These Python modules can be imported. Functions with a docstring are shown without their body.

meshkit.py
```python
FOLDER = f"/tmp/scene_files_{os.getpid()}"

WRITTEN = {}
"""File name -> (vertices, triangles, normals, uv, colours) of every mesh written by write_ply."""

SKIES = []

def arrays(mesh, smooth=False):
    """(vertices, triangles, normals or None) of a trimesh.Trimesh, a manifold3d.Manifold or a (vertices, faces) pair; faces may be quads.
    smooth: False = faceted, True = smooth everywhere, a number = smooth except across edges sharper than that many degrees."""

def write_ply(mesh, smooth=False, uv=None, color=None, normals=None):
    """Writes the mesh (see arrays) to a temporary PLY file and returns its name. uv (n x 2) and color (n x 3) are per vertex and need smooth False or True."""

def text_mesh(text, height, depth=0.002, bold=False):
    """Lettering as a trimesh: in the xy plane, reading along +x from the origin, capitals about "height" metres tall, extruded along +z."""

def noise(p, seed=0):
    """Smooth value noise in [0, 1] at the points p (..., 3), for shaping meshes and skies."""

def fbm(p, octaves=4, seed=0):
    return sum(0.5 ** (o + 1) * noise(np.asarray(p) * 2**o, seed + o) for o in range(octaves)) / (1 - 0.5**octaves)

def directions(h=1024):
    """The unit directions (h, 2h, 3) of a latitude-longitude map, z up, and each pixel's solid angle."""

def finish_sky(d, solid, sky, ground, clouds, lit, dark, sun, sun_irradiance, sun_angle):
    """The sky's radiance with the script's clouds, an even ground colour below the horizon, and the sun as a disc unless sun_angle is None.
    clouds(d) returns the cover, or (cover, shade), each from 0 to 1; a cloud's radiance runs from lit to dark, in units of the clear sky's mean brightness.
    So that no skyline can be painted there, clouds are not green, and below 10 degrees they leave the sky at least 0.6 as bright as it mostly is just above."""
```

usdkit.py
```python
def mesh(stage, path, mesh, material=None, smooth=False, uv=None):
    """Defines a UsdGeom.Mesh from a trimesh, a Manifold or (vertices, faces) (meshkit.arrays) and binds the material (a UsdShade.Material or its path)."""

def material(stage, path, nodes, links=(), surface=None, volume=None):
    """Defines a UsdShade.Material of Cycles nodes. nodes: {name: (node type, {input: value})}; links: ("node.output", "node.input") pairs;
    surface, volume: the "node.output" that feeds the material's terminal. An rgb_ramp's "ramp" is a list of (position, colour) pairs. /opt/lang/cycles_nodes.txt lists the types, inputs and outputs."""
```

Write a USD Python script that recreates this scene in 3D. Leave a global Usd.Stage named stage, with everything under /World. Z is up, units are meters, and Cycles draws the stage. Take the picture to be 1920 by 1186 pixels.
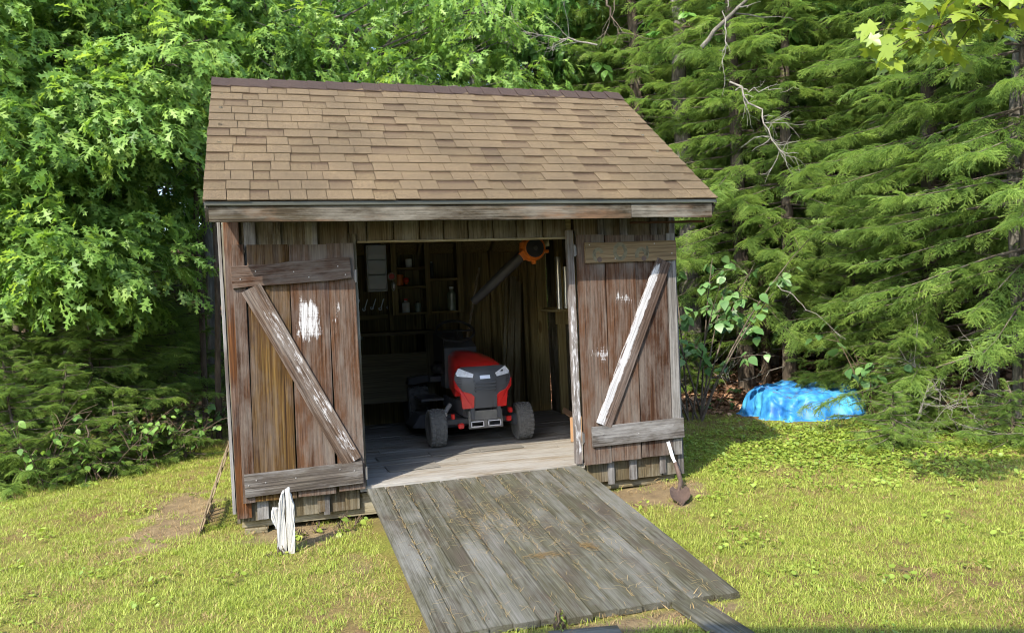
import math
import numpy as np
import trimesh
import usdkit
import meshkit
from pxr import Usd, UsdGeom, UsdLux, UsdShade, Gf, Vt, Sdf
from scipy.spatial.transform import Rotation

stage = Usd.Stage.CreateInMemory()
UsdGeom.Xform.Define(stage, '/World')

# ---------------------------------------------------------------- camera, sky, sun, exposure
EXPOSURE = 2.35
EYE = np.array([-1.406, -5.814, 1.257])
RIGHT = (0.95700991, -0.28681221, -0.04325267)
UP = (0.04606769, 0.00307065, 0.9989336)
FWD = (0.28637354, 0.9579819, -0.01615142)
cam = UsdGeom.Camera.Define(stage, '/World/camera')
cam.CreateHorizontalApertureAttr(36.0)
cam.CreateFocalLengthAttr(28.19)
cam.CreateFocusDistanceAttr(7.0)
cam.CreateFStopAttr(0.0)
cam.CreateExposureAttr(EXPOSURE)
cam.CreateClippingRangeAttr(Gf.Vec2f(0.05, 5000))
cam.AddTransformOp().Set(Gf.Matrix4d(*RIGHT, 0, *UP, 0, -FWD[0], -FWD[1], -FWD[2], 0, *map(float, EYE), 1))

SUN = np.array([-0.79, -0.80, 1.0]); SUN /= np.linalg.norm(SUN)
sky = UsdLux.DomeLight.Define(stage, '/World/sky')
sky_mat = usdkit.material(stage, '/World/Looks/sky', {
    's': ('sky_texture', {'sky_type': 'single_scattering', 'sun_disc': False, 'sun_elevation': math.asin(SUN[2]),
                          'sun_rotation': math.atan2(SUN[0], SUN[1]), 'altitude': 100.0, 'aerosol_density': 1.0}),
    'b': ('background_shader', {'strength': 0.15})}, [('s.color', 'b.color')], surface='b.background')
UsdShade.MaterialBindingAPI.Apply(sky.GetPrim()).Bind(sky_mat)
sky.GetPrim().SetCustomDataByKey('kind', 'structure')
sun = UsdLux.DistantLight.Define(stage, '/World/sun')
sun.CreateNormalizeAttr(True)
sun.CreateIntensityAttr(0.63)
sun.CreateAngleAttr(0.53)
sun.CreateColorAttr(Gf.Vec3f(1.0, 0.92, 0.78))
_x = np.cross([0, 0, 1.0], SUN); _x /= np.linalg.norm(_x); _y = np.cross(SUN, _x)
sun.AddTransformOp().Set(Gf.Matrix4d(*map(float, _x), 0, *map(float, _y), 0, *map(float, SUN), 0, 0, 0, 0, 1))

# ---------------------------------------------------------------- helpers
rng = np.random.default_rng(20240611)
_names = {}


def numbered(parent, name):
    key = f'{parent}/{name}'
    k = _names.get(key, 0)
    _names[key] = k + 1
    return key if k == 0 else f'{key}_{k:03d}'


def tag(prim, label=None, cat=None, group=None, kind=None):
    for k, v in (('label', label), ('category', cat), ('group', group), ('kind', kind)):
        if v:
            prim.SetCustomDataByKey(k, v)
    return prim


def thing(name, label, cat, loc=(0, 0, 0), rotz=0.0, group=None):
    path = numbered('/World', name)
    x = UsdGeom.Xform.Define(stage, path)
    x.AddTranslateOp().Set(Gf.Vec3d(*map(float, loc)))
    if rotz:
        x.AddRotateZOp().Set(float(rotz))
    tag(x.GetPrim(), label, cat, group)
    return path


def holder(parent, name):
    path = numbered(parent, name)
    UsdGeom.Xform.Define(stage, path)
    return path


def put(name, mesh, mat, parent='/World', smooth=False, uv=None, M=None, label=None, cat=None, group=None, kind=None):
    path = numbered(parent, name)
    m = usdkit.mesh(stage, path, mesh, mat, smooth=smooth, uv=uv)
    if M is not None:
        m.AddTransformOp().Set(Gf.Matrix4d(*[float(v) for v in np.asarray(M).ravel()]))
    tag(m.GetPrim(), label, cat, group, kind)
    return path


def unit(v):
    v = np.asarray(v, float)
    return v / (np.linalg.norm(v) + 1e-12)


def board_mesh(w, t, L, c=0.002, wob=0.0, segs=2, r=None):
    """A board, length along z from 0 to L, width x, thickness y, long edges chamfered, its line a little uneven."""
    r = r or rng
    a, b = w / 2, t / 2
    c = min(c, a * .4, b * .4)
    sec = np.array([(-a + c, -b), (a - c, -b), (a, -b + c), (a, b - c), (a - c, b), (-a + c, b), (-a, b - c), (-a, -b + c)])
    v = []
    for k in range(segs + 1):
        s = sec.copy()
        if wob:
            s[:, 0] += r.normal(0, wob, 1) * .6 + np.sign(sec[:, 0]) * r.normal(0, wob * .5)
            s[:, 1] += r.normal(0, wob * .25)
        v.append(np.c_[s, np.full(8, L * k / segs)])
    v = np.vstack(v)
    f = []
    for k in range(segs):
        for i in range(8):
            j = (i + 1) % 8
            p, q = k * 8, (k + 1) * 8
            f += [(p + i, p + j, q + j), (p + i, q + j, q + i)]
    e = segs * 8
    for i in range(1, 7):
        f += [(0, i + 1, i), (e, e + i, e + i + 1)]
    return v, np.array(f)


def board(parent, name, A, B, wdir, w, t, mat, wob=0.0, c=0.002, tie=None, segs=2, **kw):
    """A board from A to B (centre line) with its width along wdir; its own local frame carries the grain."""
    A, B = np.asarray(A, float), np.asarray(B, float)
    z = unit(B - A)
    x = unit(np.asarray(wdir, float) - z * np.dot(wdir, z))
    y = np.cross(z, x)
    v, f = board_mesh(w, t, np.linalg.norm(B - A), c, wob, segs)
    off = np.round(rng.uniform(5, 95, 3), 2)
    if tie is not None:
        off = np.asarray(tie, float)
    R = np.stack([x, y, z])
    T = A - off @ R
    M = np.eye(4); M[:3, :3] = R; M[3, :3] = T
    return put(name, (v + off, f), mat, parent, M=M, **kw)


def tube(points, radii, sides=6, cap=True):
    p = np.asarray(points, float)
    n = len(p)
    r = np.broadcast_to(np.asarray(radii, float), (n,))
    t = np.gradient(p, axis=0); t /= np.linalg.norm(t, axis=1, keepdims=True) + 1e-12
    a = np.cross(t, np.where(np.abs(t[:, 2:]) < 0.9, [0, 0, 1.0], [1.0, 0, 0])); a /= np.linalg.norm(a, axis=1, keepdims=True) + 1e-12
    b = np.cross(t, a)
    g = np.arange(sides) * 2 * np.pi / sides
    v = (p[:, None] + r[:, None, None] * (np.cos(g)[None, :, None] * a[:, None] + np.sin(g)[None, :, None] * b[:, None])).reshape(-1, 3)
    i, j = np.meshgrid(np.arange(n - 1), np.arange(sides), indexing='ij')
    q = np.stack([i * sides + j, i * sides + (j + 1) % sides, (i + 1) * sides + (j + 1) % sides, (i + 1) * sides + j], -1).reshape(-1, 4)
    f = np.vstack([q[:, [0, 1, 2]], q[:, [0, 2, 3]]])
    if cap and sides > 2:
        e = (n - 1) * sides
        f = np.vstack([f, [(0, k + 1, k) for k in range(1, sides - 1)], [(e, e + k, e + k + 1) for k in range(1, sides - 1)]])
    return v, f


def join(parts):
    vs, fs, n = [], [], 0
    for v, f in parts:
        vs.append(np.asarray(v, float)); fs.append(np.asarray(f, int) + n); n += len(v)
    return np.vstack(vs), np.vstack(fs)


def box(cx, cy, cz, sx, sy, sz, c=0.0):
    if c <= 0:
        m = trimesh.creation.box((sx, sy, sz))
    else:
        a = np.array([sx, sy, sz]) / 2
        pts = []
        for s in np.ndindex(2, 2, 2):
            q = (np.array(s) * 2 - 1)
            for k in range(3):
                p = q * (a - c); p[k] = q[k] * a[k]
                pts.append(p)
        m = trimesh.convex.convex_hull(np.array(pts))
    return np.asarray(m.vertices) + (cx, cy, cz), np.asarray(m.faces)


def hull(pts):
    m = trimesh.convex.convex_hull(np.asarray(pts, float))
    return np.asarray(m.vertices), np.asarray(m.faces)


def loft(sections, closed=True, caps=True):
    s = np.asarray(sections, float)
    n, k = s.shape[:2]
    v = s.reshape(-1, 3)
    f = []
    for a in range(n - 1):
        for i in range(k if closed else k - 1):
            j = (i + 1) % k
            f += [(a * k + i, a * k + j, (a + 1) * k + j), (a * k + i, (a + 1) * k + j, (a + 1) * k + i)]
    if caps:
        e = (n - 1) * k
        for i in range(1, k - 1):
            f += [(0, i + 1, i), (e, e + i, e + i + 1)]
    return v, np.array(f)


def revolve(profile, axis, centre, sides=24):
    """profile: (radius, along) pairs; axis 0, 1 or 2."""
    g = np.arange(sides) * 2 * np.pi / sides
    rows = []
    o = [k for k in range(3) if k != axis]
    for r, h in profile:
        p = np.zeros((sides, 3)); p[:, o[0]] = r * np.cos(g); p[:, o[1]] = r * np.sin(g); p[:, axis] = h
        rows.append(p + centre)
    return loft(rows)


def noise3(p, scale, seed=0):
    return meshkit.fbm(np.asarray(p, float) * scale + 100.0, 3, seed)

# ---------------------------------------------------------------- materials
def plain(name, col, rough=0.6, metal=0.0, spec=0.5, bump=0.0, bscale=60.0, var=0.15, vscale=12.0, coat=0.0):
    n = {'tc': ('texture_coordinate', {}), 'no': ('noise_texture', {'scale': vscale, 'detail': 5.0, 'roughness': 0.6}),
         'rr': ('rgb_ramp', {'ramp': [(0.25, tuple(c * (1 - var) for c in col)), (0.75, tuple(min(1, c * (1 + var)) for c in col))]}),
         'p': ('principled_bsdf', {'roughness': rough, 'metallic': metal, 'specular_ior_level': spec, 'coat_weight': coat})}
    l = [('tc.object', 'no.vector'), ('no.fac', 'rr.fac'), ('rr.color', 'p.base_color')]
    if bump:
        n['n2'] = ('noise_texture', {'scale': bscale, 'detail': 4.0}); n['bu'] = ('bump', {'strength': bump, 'distance': 0.01})
        l += [('tc.object', 'n2.vector'), ('n2.fac', 'bu.height'), ('bu.normal', 'p.normal')]
    return usdkit.material(stage, '/World/Looks/' + name, n, l, surface='p.BSDF')


TONE = .82


def wood(name, dark, mid, light, long_wear=False, streak=0.75, grey=None, grey_amt=0.45, white=None, stain=None, rough=0.78, tone=0.45, knots=0.6, bump=0.5, grain=1.0, ends=None):
    """Weathered board: grain along the board's own z, a tone of its own for each board, silvered patches, dark stains, knots, and worn white paint."""
    dark, mid, light, grey, stain = [None if q is None else tuple(c * TONE for c in q) for q in (dark, mid, light, grey, stain)]
    n = {'tc': ('texture_coordinate', {}),
         'm1': ('mapping', {'scale': (62 * grain, 62 * grain, 1.3)}), 'g1': ('noise_texture', {'scale': 1.0, 'detail': 7.0, 'roughness': 0.62, 'distortion': 0.6}),
         'm2': ('mapping', {'scale': (210 * grain, 210 * grain, 3.0)}), 'g2': ('noise_texture', {'scale': 1.0, 'detail': 3.0, 'roughness': 0.6}),
         'r1': ('rgb_ramp', {'ramp': [(0.28, dark), (0.5, mid), (0.72, light)]}),
         'r2': ('rgb_ramp', {'ramp': [(0.3, (0.42, 0.42, 0.42)), (0.48, (0.95, 0.95, 0.95)), (0.7, (1.25, 1.25, 1.25))]}),
         'mul': ('mix_color', {'blend_type': 'multiply', 'fac': streak, 'use_clamp': True}),
         # tone of the board: its coordinates carry an offset of their own
         'mt': ('mapping', {'scale': (0.35, 0.35, 0.05)}), 'gt': ('noise_texture', {'scale': 1.0, 'detail': 1.0}),
         'rt': ('rgb_ramp', {'ramp': [(0.3, (1 - tone,) * 3), (0.7, (1 + tone * .8,) * 3)]}),
         'mul2': ('mix_color', {'blend_type': 'multiply', 'fac': 1.0}),
         'p': ('principled_bsdf', {'roughness': rough, 'specular_ior_level': 0.1}),
         'bu': ('bump', {'strength': bump, 'distance': 0.006})}
    l = [('tc.object', 'm1.vector'), ('m1.vector', 'g1.vector'), ('tc.object', 'm2.vector'), ('m2.vector', 'g2.vector'), ('tc.object', 'mt.vector'), ('mt.vector', 'gt.vector'),
         ('g1.fac', 'r1.fac'), ('g2.fac', 'r2.fac'), ('r1.color', 'mul.a'), ('r2.color', 'mul.b'), ('gt.fac', 'rt.fac'), ('mul.result', 'mul2.a'), ('rt.color', 'mul2.b'),
         ('g2.fac', 'bu.height'), ('bu.normal', 'p.normal')]
    out = 'mul2.result'
    if knots:
        n['mk'] = ('mapping', {'scale': (5.5, 0.6, 1.5)}); n['vk'] = ('voronoi_texture', {'scale': 1.0, 'randomness': 1.0})
        n['rk'] = ('rgb_ramp', {'ramp': [(0.0, (0.12, 0.06, 0.03)), (0.085, (0.3, 0.16, 0.08)), (0.13, (1, 1, 1))]})
        n['mulk'] = ('mix_color', {'blend_type': 'multiply', 'fac': knots})
        n['gk'] = ('mix_vector', {'fac': 0.04})
        l += [('tc.object', 'mk.vector'), ('mk.vector', 'gk.a'), ('g1.color', 'gk.b'), ('gk.result', 'vk.vector'), ('vk.distance', 'rk.fac'), (out, 'mulk.a'), ('rk.color', 'mulk.b')]
        out = 'mulk.result'
    if stain:
        n['gs'] = ('noise_texture', {'scale': 3.2, 'detail': 5.0, 'roughness': 0.65}); n['ms'] = ('mapping', {'scale': (1.6, 1.6, 0.55)})
        n['rs'] = ('rgb_ramp', {'ramp': [(0.5, (0, 0, 0)), (0.66, (1, 1, 1))]}); n['mixs'] = ('mix_color', {'b': stain})
        l += [('tc.object', 'ms.vector'), ('ms.vector', 'gs.vector'), ('gs.fac', 'rs.fac'), ('rs.color', 'mixs.fac'), (out, 'mixs.a')]
        out = 'mixs.result'
    if grey:
        n['gg'] = ('noise_texture', {'scale': 2.2, 'detail': 6.0, 'roughness': 0.7}); n['mg'] = ('mapping', {'scale': (2.2, 2.2, 0.7), 'location': (31.0, 7.0, 3.0)})
        n['gga'] = ('math', {'math_type': 'multiply_add', 'value2': 0.35}); n['rg'] = ('rgb_ramp', {'ramp': [(0.68 - grey_amt * .4, (0, 0, 0)), (0.92 - grey_amt * .4, (1, 1, 1))]})
        n['mixg'] = ('mix_color', {'b': grey}); n['mgg'] = ('mix_color', {'blend_type': 'multiply', 'fac': 0.6})
        l += [('tc.object', 'mg.vector'), ('mg.vector', 'gg.vector'), ('g1.fac', 'gga.value1'), ('gg.fac', 'gga.value3'), ('gga.value', 'rg.fac'), ('rg.color', 'mixg.fac'), (out, 'mixg.a'), ('mixg.result', 'mgg.a'), ('r2.color', 'mgg.b')]
        out = 'mgg.result'
    if white:  # worn paint: (x centre, half width, z from, z to, amount) in the board's frame; ragged where the noise eats it
        x0, hw, z0, z1, amt = white
        T = 1.0 - (amt - .5) * 1.2
        n.update({'sx': ('separate_xyz', {}), 'w1': ('math', {'math_type': 'subtract', 'value2': x0}), 'w2': ('math', {'math_type': 'absolute'}),
                  'w3': ('map_range', {'from_min': hw * 1.5, 'from_max': hw * 0.5, 'to_min': 0.0, 'to_max': 1.0, 'clamp': True}),
                  'w4': ('map_range', {'from_min': z0 - .03, 'from_max': z0 + 0.1, 'clamp': True}), 'w5': ('map_range', {'from_min': z1 + .03, 'from_max': z1 - 0.1, 'clamp': True}),
                  'w6': ('math', {'math_type': 'multiply'}), 'w7': ('math', {'math_type': 'multiply'}),
                  'mwh': ('mapping', {'scale': (46, 46, 9.0)}), 'gw': ('noise_texture', {'scale': 1.0, 'detail': 9.0, 'roughness': 0.72}), 'gw2': ('noise_texture', {'scale': 1.0, 'detail': 3.0}), 'mw2': ('mapping', {'scale': (70, 70, 2.0) if long_wear else (3, 3, 85.0)}),
                  'wsum': ('math', {'math_type': 'multiply_add', 'value2': 0.2}), 'wc': ('math', {'math_type': 'multiply_add', 'value2': 2.6, 'value3': -1.56}), 'w8': ('math', {'math_type': 'add'}),
                  'w9': ('map_range', {'from_min': T - .12, 'from_max': T + .16, 'clamp': True}), 'mixw': ('mix_color', {}), 'wcol': ('rgb_ramp', {'ramp': [(.32, (.12, .115, .115)), (.48, (.3, .3, .31)), (.7, (.38, .38, .4))]}), 'w10': ('math', {'math_type': 'multiply', 'value2': .9})})
        l += [('tc.object', 'sx.vector'), ('sx.x', 'w1.value1'), ('w1.value', 'w2.value1'), ('w2.value', 'w3.value'), ('sx.z', 'w4.value'), ('sx.z', 'w5.value'), ('w3.result', 'w6.value1'), ('w4.result', 'w6.value2'),
              ('w6.value', 'w7.value1'), ('w5.result', 'w7.value2'), ('tc.object', 'mwh.vector'), ('mwh.vector', 'gw.vector'), ('tc.object', 'mw2.vector'), ('mw2.vector', 'gw2.vector'),
              ('gw2.fac', 'wsum.value1'), ('gw.fac', 'wsum.value3'), ('wsum.value', 'wc.value1'), ('wc.value', 'w8.value1'), ('w7.value', 'w8.value2'),
              ('w8.value', 'w9.value'), ('w9.result', 'w10.value1'), ('w10.value', 'mixw.fac'), (out, 'mixw.a'), ('g2.fac', 'wcol.fac'), ('wcol.color', 'mixw.b')]
        out = 'mixw.result'
    l.append((out, 'p.base_color'))
    return usdkit.material(stage, '/World/Looks/' + name, n, l, surface='p.BSDF')


W_DOOR = wood('door_wood', (0.0176, 0.0073, 0.0029), (0.0445, 0.0185, 0.0077), (0.0759, 0.0363, 0.0145), grey=(0.105, 0.088, 0.076), grey_amt=0.33, stain=(0.05, 0.03, 0.022), knots=0.8)
W_DOOR_GOLD = wood('door_wood_golden', (0.011, 0.0051, 0.0021), (0.0413, 0.0221, 0.0066), (0.0941, 0.0592, 0.0157), grey=(0.08, 0.062, 0.05), grey_amt=0.18, stain=(0.035, 0.02, 0.013), knots=0.9)
W_DOOR_RED = wood('door_wood_reddish', (0.0222, 0.0083, 0.0046), (0.0461, 0.0201, 0.0096), (0.0694, 0.0342, 0.0173), grey=(0.105, 0.088, 0.076), grey_amt=0.33, knots=0.6)
W_RUST = wood('corner_wood', (0.0157, 0.0074, 0.0039), (0.058, 0.0227, 0.0076), (0.1202, 0.0538, 0.0191), grey=(0.1, 0.08, 0.07), grey_amt=0.05, stain=(0.03, 0.018, 0.014), knots=0.9)
W_GREY = wood('grey_wood', (0.0466, 0.0429, 0.0385), (0.0851, 0.0792, 0.0725), (0.1325, 0.1258, 0.1191), grey=(0.19, 0.185, 0.18), grey_amt=0.2, stain=(0.07, 0.06, 0.055), knots=0.5)
W_RAIL = wood('rail_wood', (0.0238, 0.0198, 0.0172), (0.0634, 0.0535, 0.0436), (0.1109, 0.099, 0.0871), grey=(0.165, 0.16, 0.157), grey_amt=0.25, stain=(0.05, 0.042, 0.038), knots=0.9)
W_SIGN = wood('sign_board_wood', (0.0859, 0.0572, 0.031), (0.1374, 0.0973, 0.0539), (0.1832, 0.1374, 0.0802), knots=0.3, tone=0.1)
W_FASCIA = wood('fascia_wood', (0.0158, 0.011, 0.0059), (0.0345, 0.0263, 0.0157), (0.0488, 0.0409, 0.0259), grey=(0.13, 0.12, 0.1), grey_amt=0.12, stain=(0.1, 0.06, 0.035), knots=0.8)
W_SIDING = wood('siding_wood', (0.048, 0.036, 0.0192), (0.0816, 0.0648, 0.0368), (0.1248, 0.1032, 0.0608), grey=(0.17, 0.16, 0.13), grey_amt=0.15, stain=(0.07, 0.05, 0.03), knots=0.7)
W_INSIDE = wood('inside_wood', (0.1496, 0.1114, 0.0493), (0.2659, 0.2043, 0.0915), (0.4155, 0.3342, 0.1548), knots=0.6, tone=0.35)
W_BENCH = wood('bench_wood', (0.04, 0.034, 0.02), (0.07, 0.06, 0.036), (0.1, 0.088, 0.055), knots=0.4)
W_FLOOR = wood('floor_wood', (0.098, 0.077, 0.0525), (0.196, 0.1645, 0.1225), (0.28, 0.245, 0.196), grey=(0.25, 0.24, 0.22), grey_amt=0.45, stain=(0.12, 0.09, 0.055), knots=0.5, tone=0.25)
W_PLY = wood('floor_patch_wood', (0.105, 0.098, 0.084), (0.154, 0.1435, 0.126), (0.203, 0.1925, 0.175), knots=0.0, tone=0.1, grain=0.5)
W_RAMP = wood('ramp_wood', (0.04, 0.0375, 0.0241), (0.0586, 0.0554, 0.0365), (0.0766, 0.0735, 0.0493), grey=(0.12, 0.118, 0.104), grey_amt=0.2, stain=(0.055, 0.046, 0.035), knots=0.3, tone=0.13, bump=0.6)
W_BEAM = wood('beam_wood', (0.0975, 0.075, 0.0413), (0.165, 0.135, 0.075), (0.225, 0.1875, 0.1125), grey=(0.25, 0.23, 0.17), grey_amt=0.2, knots=0.4)
W_WHITE = wood('white_painted_wood', (0.2534, 0.249, 0.2304), (0.3597, 0.3546, 0.3411), (0.3962, 0.3917, 0.3827), stain=(0.42, 0.39, 0.34), knots=0.1, tone=0.04, bump=0.8, streak=.3)
W_LATTICE = wood('lattice_wood', (0.0975, 0.0675, 0.0375), (0.18, 0.135, 0.0825), (0.255, 0.2025, 0.135), knots=0.0, tone=0.1)
W_POLE = wood('pole_wood', (0.3, 0.23, 0.15), (0.42, 0.34, 0.24), (0.5, 0.42, 0.32), knots=0.0, tone=0.1)

M_STEEL = plain('old_steel', (0.42, 0.42, 0.4), rough=0.45, metal=0.8)
M_RUST = plain('rusty_steel', (0.06, 0.038, 0.028), rough=0.75, metal=0.25, var=0.4, bump=0.3)
M_DRIP = plain('green_metal_drip_edge', (0.045, 0.046, 0.036), rough=0.35, metal=0.35, var=0.25, vscale=4)
M_RED = plain('red_enamel', (0.42, 0.014, 0.012), rough=0.28, coat=0.6, var=0.05)
M_BLACK = plain('black_plastic', (0.045, 0.046, 0.05), rough=0.42, var=0.1)
M_DKGREY = plain('charcoal_plastic', (0.05, 0.052, 0.056), rough=0.5, var=0.08)
M_RUBBER = plain('tyre_rubber', (0.075, 0.073, 0.068), rough=0.85, var=0.3, vscale=30)
M_LENS = plain('lamp_lens', (0.78, 0.8, 0.84), rough=0.12, metal=0.2, var=0.2, vscale=40)
M_BADGE = plain('badge_silver', (0.62, 0.62, 0.64), rough=0.35, metal=0.4, var=0.05)
M_PLATE = plain('grey_weight_plate', (0.12, 0.115, 0.105), rough=0.5, metal=0.3, var=0.2)
M_SEAT = plain('seat_vinyl', (0.03, 0.03, 0.032), rough=0.55)
M_ORANGE = plain('orange_plastic', (0.62, 0.17, 0.02), rough=0.4, var=0.08)
M_WHITEP = plain('white_plastic', (0.6, 0.61, 0.58), rough=0.45, var=0.05)
M_CARD = plain('cardboard', (0.2, 0.115, 0.055), rough=0.8, var=0.12)
M_REDP = plain('red_plastic', (0.55, 0.05, 0.02), rough=0.4)
M_GREENP = plain('green_hose_rubber', (0.05, 0.12, 0.05), rough=0.5)
M_GREYP = plain('grey_plastic', (0.035, 0.04, 0.028), rough=0.6)
M_TAPE = plain('white_tape', (0.42, 0.42, 0.41), rough=0.6, var=0.1)
M_HINGE = plain('dark_hinge_steel', (0.1, 0.095, 0.09), rough=0.55, metal=0.6)
M_GALV = plain('galvanised_pipe', (0.5, 0.51, 0.5), rough=0.35, metal=0.85)
M_GLASSJ = plain('jar_glass', (0.2, 0.24, 0.18), rough=0.15, spec=0.7)


def shingle_mat(name, col, band, dark):
    """Granule-covered asphalt; the recessed tabs carry the printed darker band along their top (board z up the slope)."""
    n = {'tc': ('texture_coordinate', {}), 'g': ('noise_texture', {'scale': 130.0, 'detail': 3.0, 'roughness': 0.75}),
         'v': ('voronoi_texture', {'scale': 330.0}), 'rv': ('rgb_ramp', {'ramp': [(0.0, tuple(c * 0.45 for c in col)), (0.45, col), (0.8, tuple(min(1, c * 1.5) for c in col))]}),
         'rg': ('rgb_ramp', {'ramp': [(0.3, (0.5, 0.47, 0.45)), (0.5, (1, 1, 1)), (0.7, (1.45, 1.45, 1.45))]}), 'mul': ('mix_color', {'blend_type': 'multiply', 'fac': 1.0}),
         'lo': ('noise_texture', {'scale': 2.0, 'detail': 4.0}), 'rl': ('rgb_ramp', {'ramp': [(0.3, (0.76, 0.76, 0.77)), (0.7, (1.14, 1.12, 1.1))]}), 'mul2': ('mix_color', {'blend_type': 'multiply', 'fac': 1.0}),
         'sx': ('separate_xyz', {}), 'mr': ('map_range', {'from_min': band[0], 'from_max': band[1], 'to_min': 0.0, 'to_max': 1.0, 'clamp': True}),
         'mixd': ('mix_color', {'blend_type': 'multiply', 'b': dark}), 'ge': ('geometry', {}),
         'bu': ('bump', {'strength': 1.0, 'distance': 0.006}), 'p': ('principled_bsdf', {'roughness': 0.92, 'specular_ior_level': 0.2})}
    l = [('tc.object', 'g.vector'), ('tc.object', 'v.vector'), ('v.distance', 'rv.fac'), ('g.fac', 'rg.fac'), ('rv.color', 'mul.a'), ('rg.color', 'mul.b'), ('ge.position', 'lo.vector'), ('lo.fac', 'rl.fac'),
         ('mul.result', 'mul2.a'), ('rl.color', 'mul2.b'), ('tc.object', 'sx.vector'), ('sx.z', 'mr.value'), ('mr.result', 'mixd.fac'), ('mul2.result', 'mixd.a'), ('mixd.result', 'p.base_color'),
         ('v.distance', 'bu.height'), ('bu.normal', 'p.normal')]
    return usdkit.material(stage, '/World/Looks/' + name, n, l, surface='p.BSDF')


S_TAN = shingle_mat('shingle_tan', (0.119, 0.087, 0.05), (0.2, 0.3), (0.9, 0.9, 0.9))
S_MID = shingle_mat('shingle_mid_brown', (0.111, 0.081, 0.045), (0.095, 0.13), (0.62, 0.55, 0.53))
S_DARK = shingle_mat('shingle_dark_brown', (0.102, 0.073, 0.042), (0.085, 0.128), (0.52, 0.45, 0.44))
S_RIDGE = shingle_mat('shingle_ridge', (0.046, 0.031, 0.025), (5.0, 6.0), (1, 1, 1))

# ---------------------------------------------------------------- shed
shed = thing('shed', 'weathered brown wooden garden shed with tan shingle roof and open double doors', 'shed')
X0, X1, Y1 = -1.70, 1.705, 3.05            # walls
EAVE_Y, EAVE_Z, RIDGE_Y, RIDGE_Z = -0.42, 1.984, 1.273, 3.209
RX0, RX1 = -1.794, 1.87
V = (0, 0, 1)

# floor: planks across, a threshold in front, patches of plywood
y = 0.0
board(shed, 'threshold', (-.858, 0.045, -0.02), (.862, 0.045, -0.02), (0, 1, 0), 0.14, 0.04, W_FLOOR, wob=0.001)
y = 0.119
while y < Y1 - .05:
    w = float(rng.uniform(0.13, 0.145))
    xj = float(rng.uniform(-0.9, 1.2))
    zz = -0.021 + float(rng.normal(0, .0012))
    board(shed, 'floor_plank', (X0 + .03, y + w / 2, zz), (xj - .002, y + w / 2, zz), (0, 1, 0), w, 0.038, W_FLOOR, wob=0.0008, segs=1)
    board(shed, 'floor_plank', (xj + .002, y + w / 2, zz + .001), (X1 - .03, y + w / 2, zz + .001), (0, 1, 0), w, 0.038, W_FLOOR, wob=0.0008, segs=1)
    y += w + 0.003
for (xa, xb, yc, w) in ((-0.17, 0.245, 0.93, 0.2), (0.25, 0.64, 0.93, 0.19), (-0.62, -0.18, 0.95, 0.18), (-0.6, -0.2, 0.48, 0.23)):
    board(shed, 'floor_patch', (xa, yc, 0.004), (xb, yc + .015, 0.004), (0, 1, 0), w, 0.008, W_PLY, segs=1)
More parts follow.
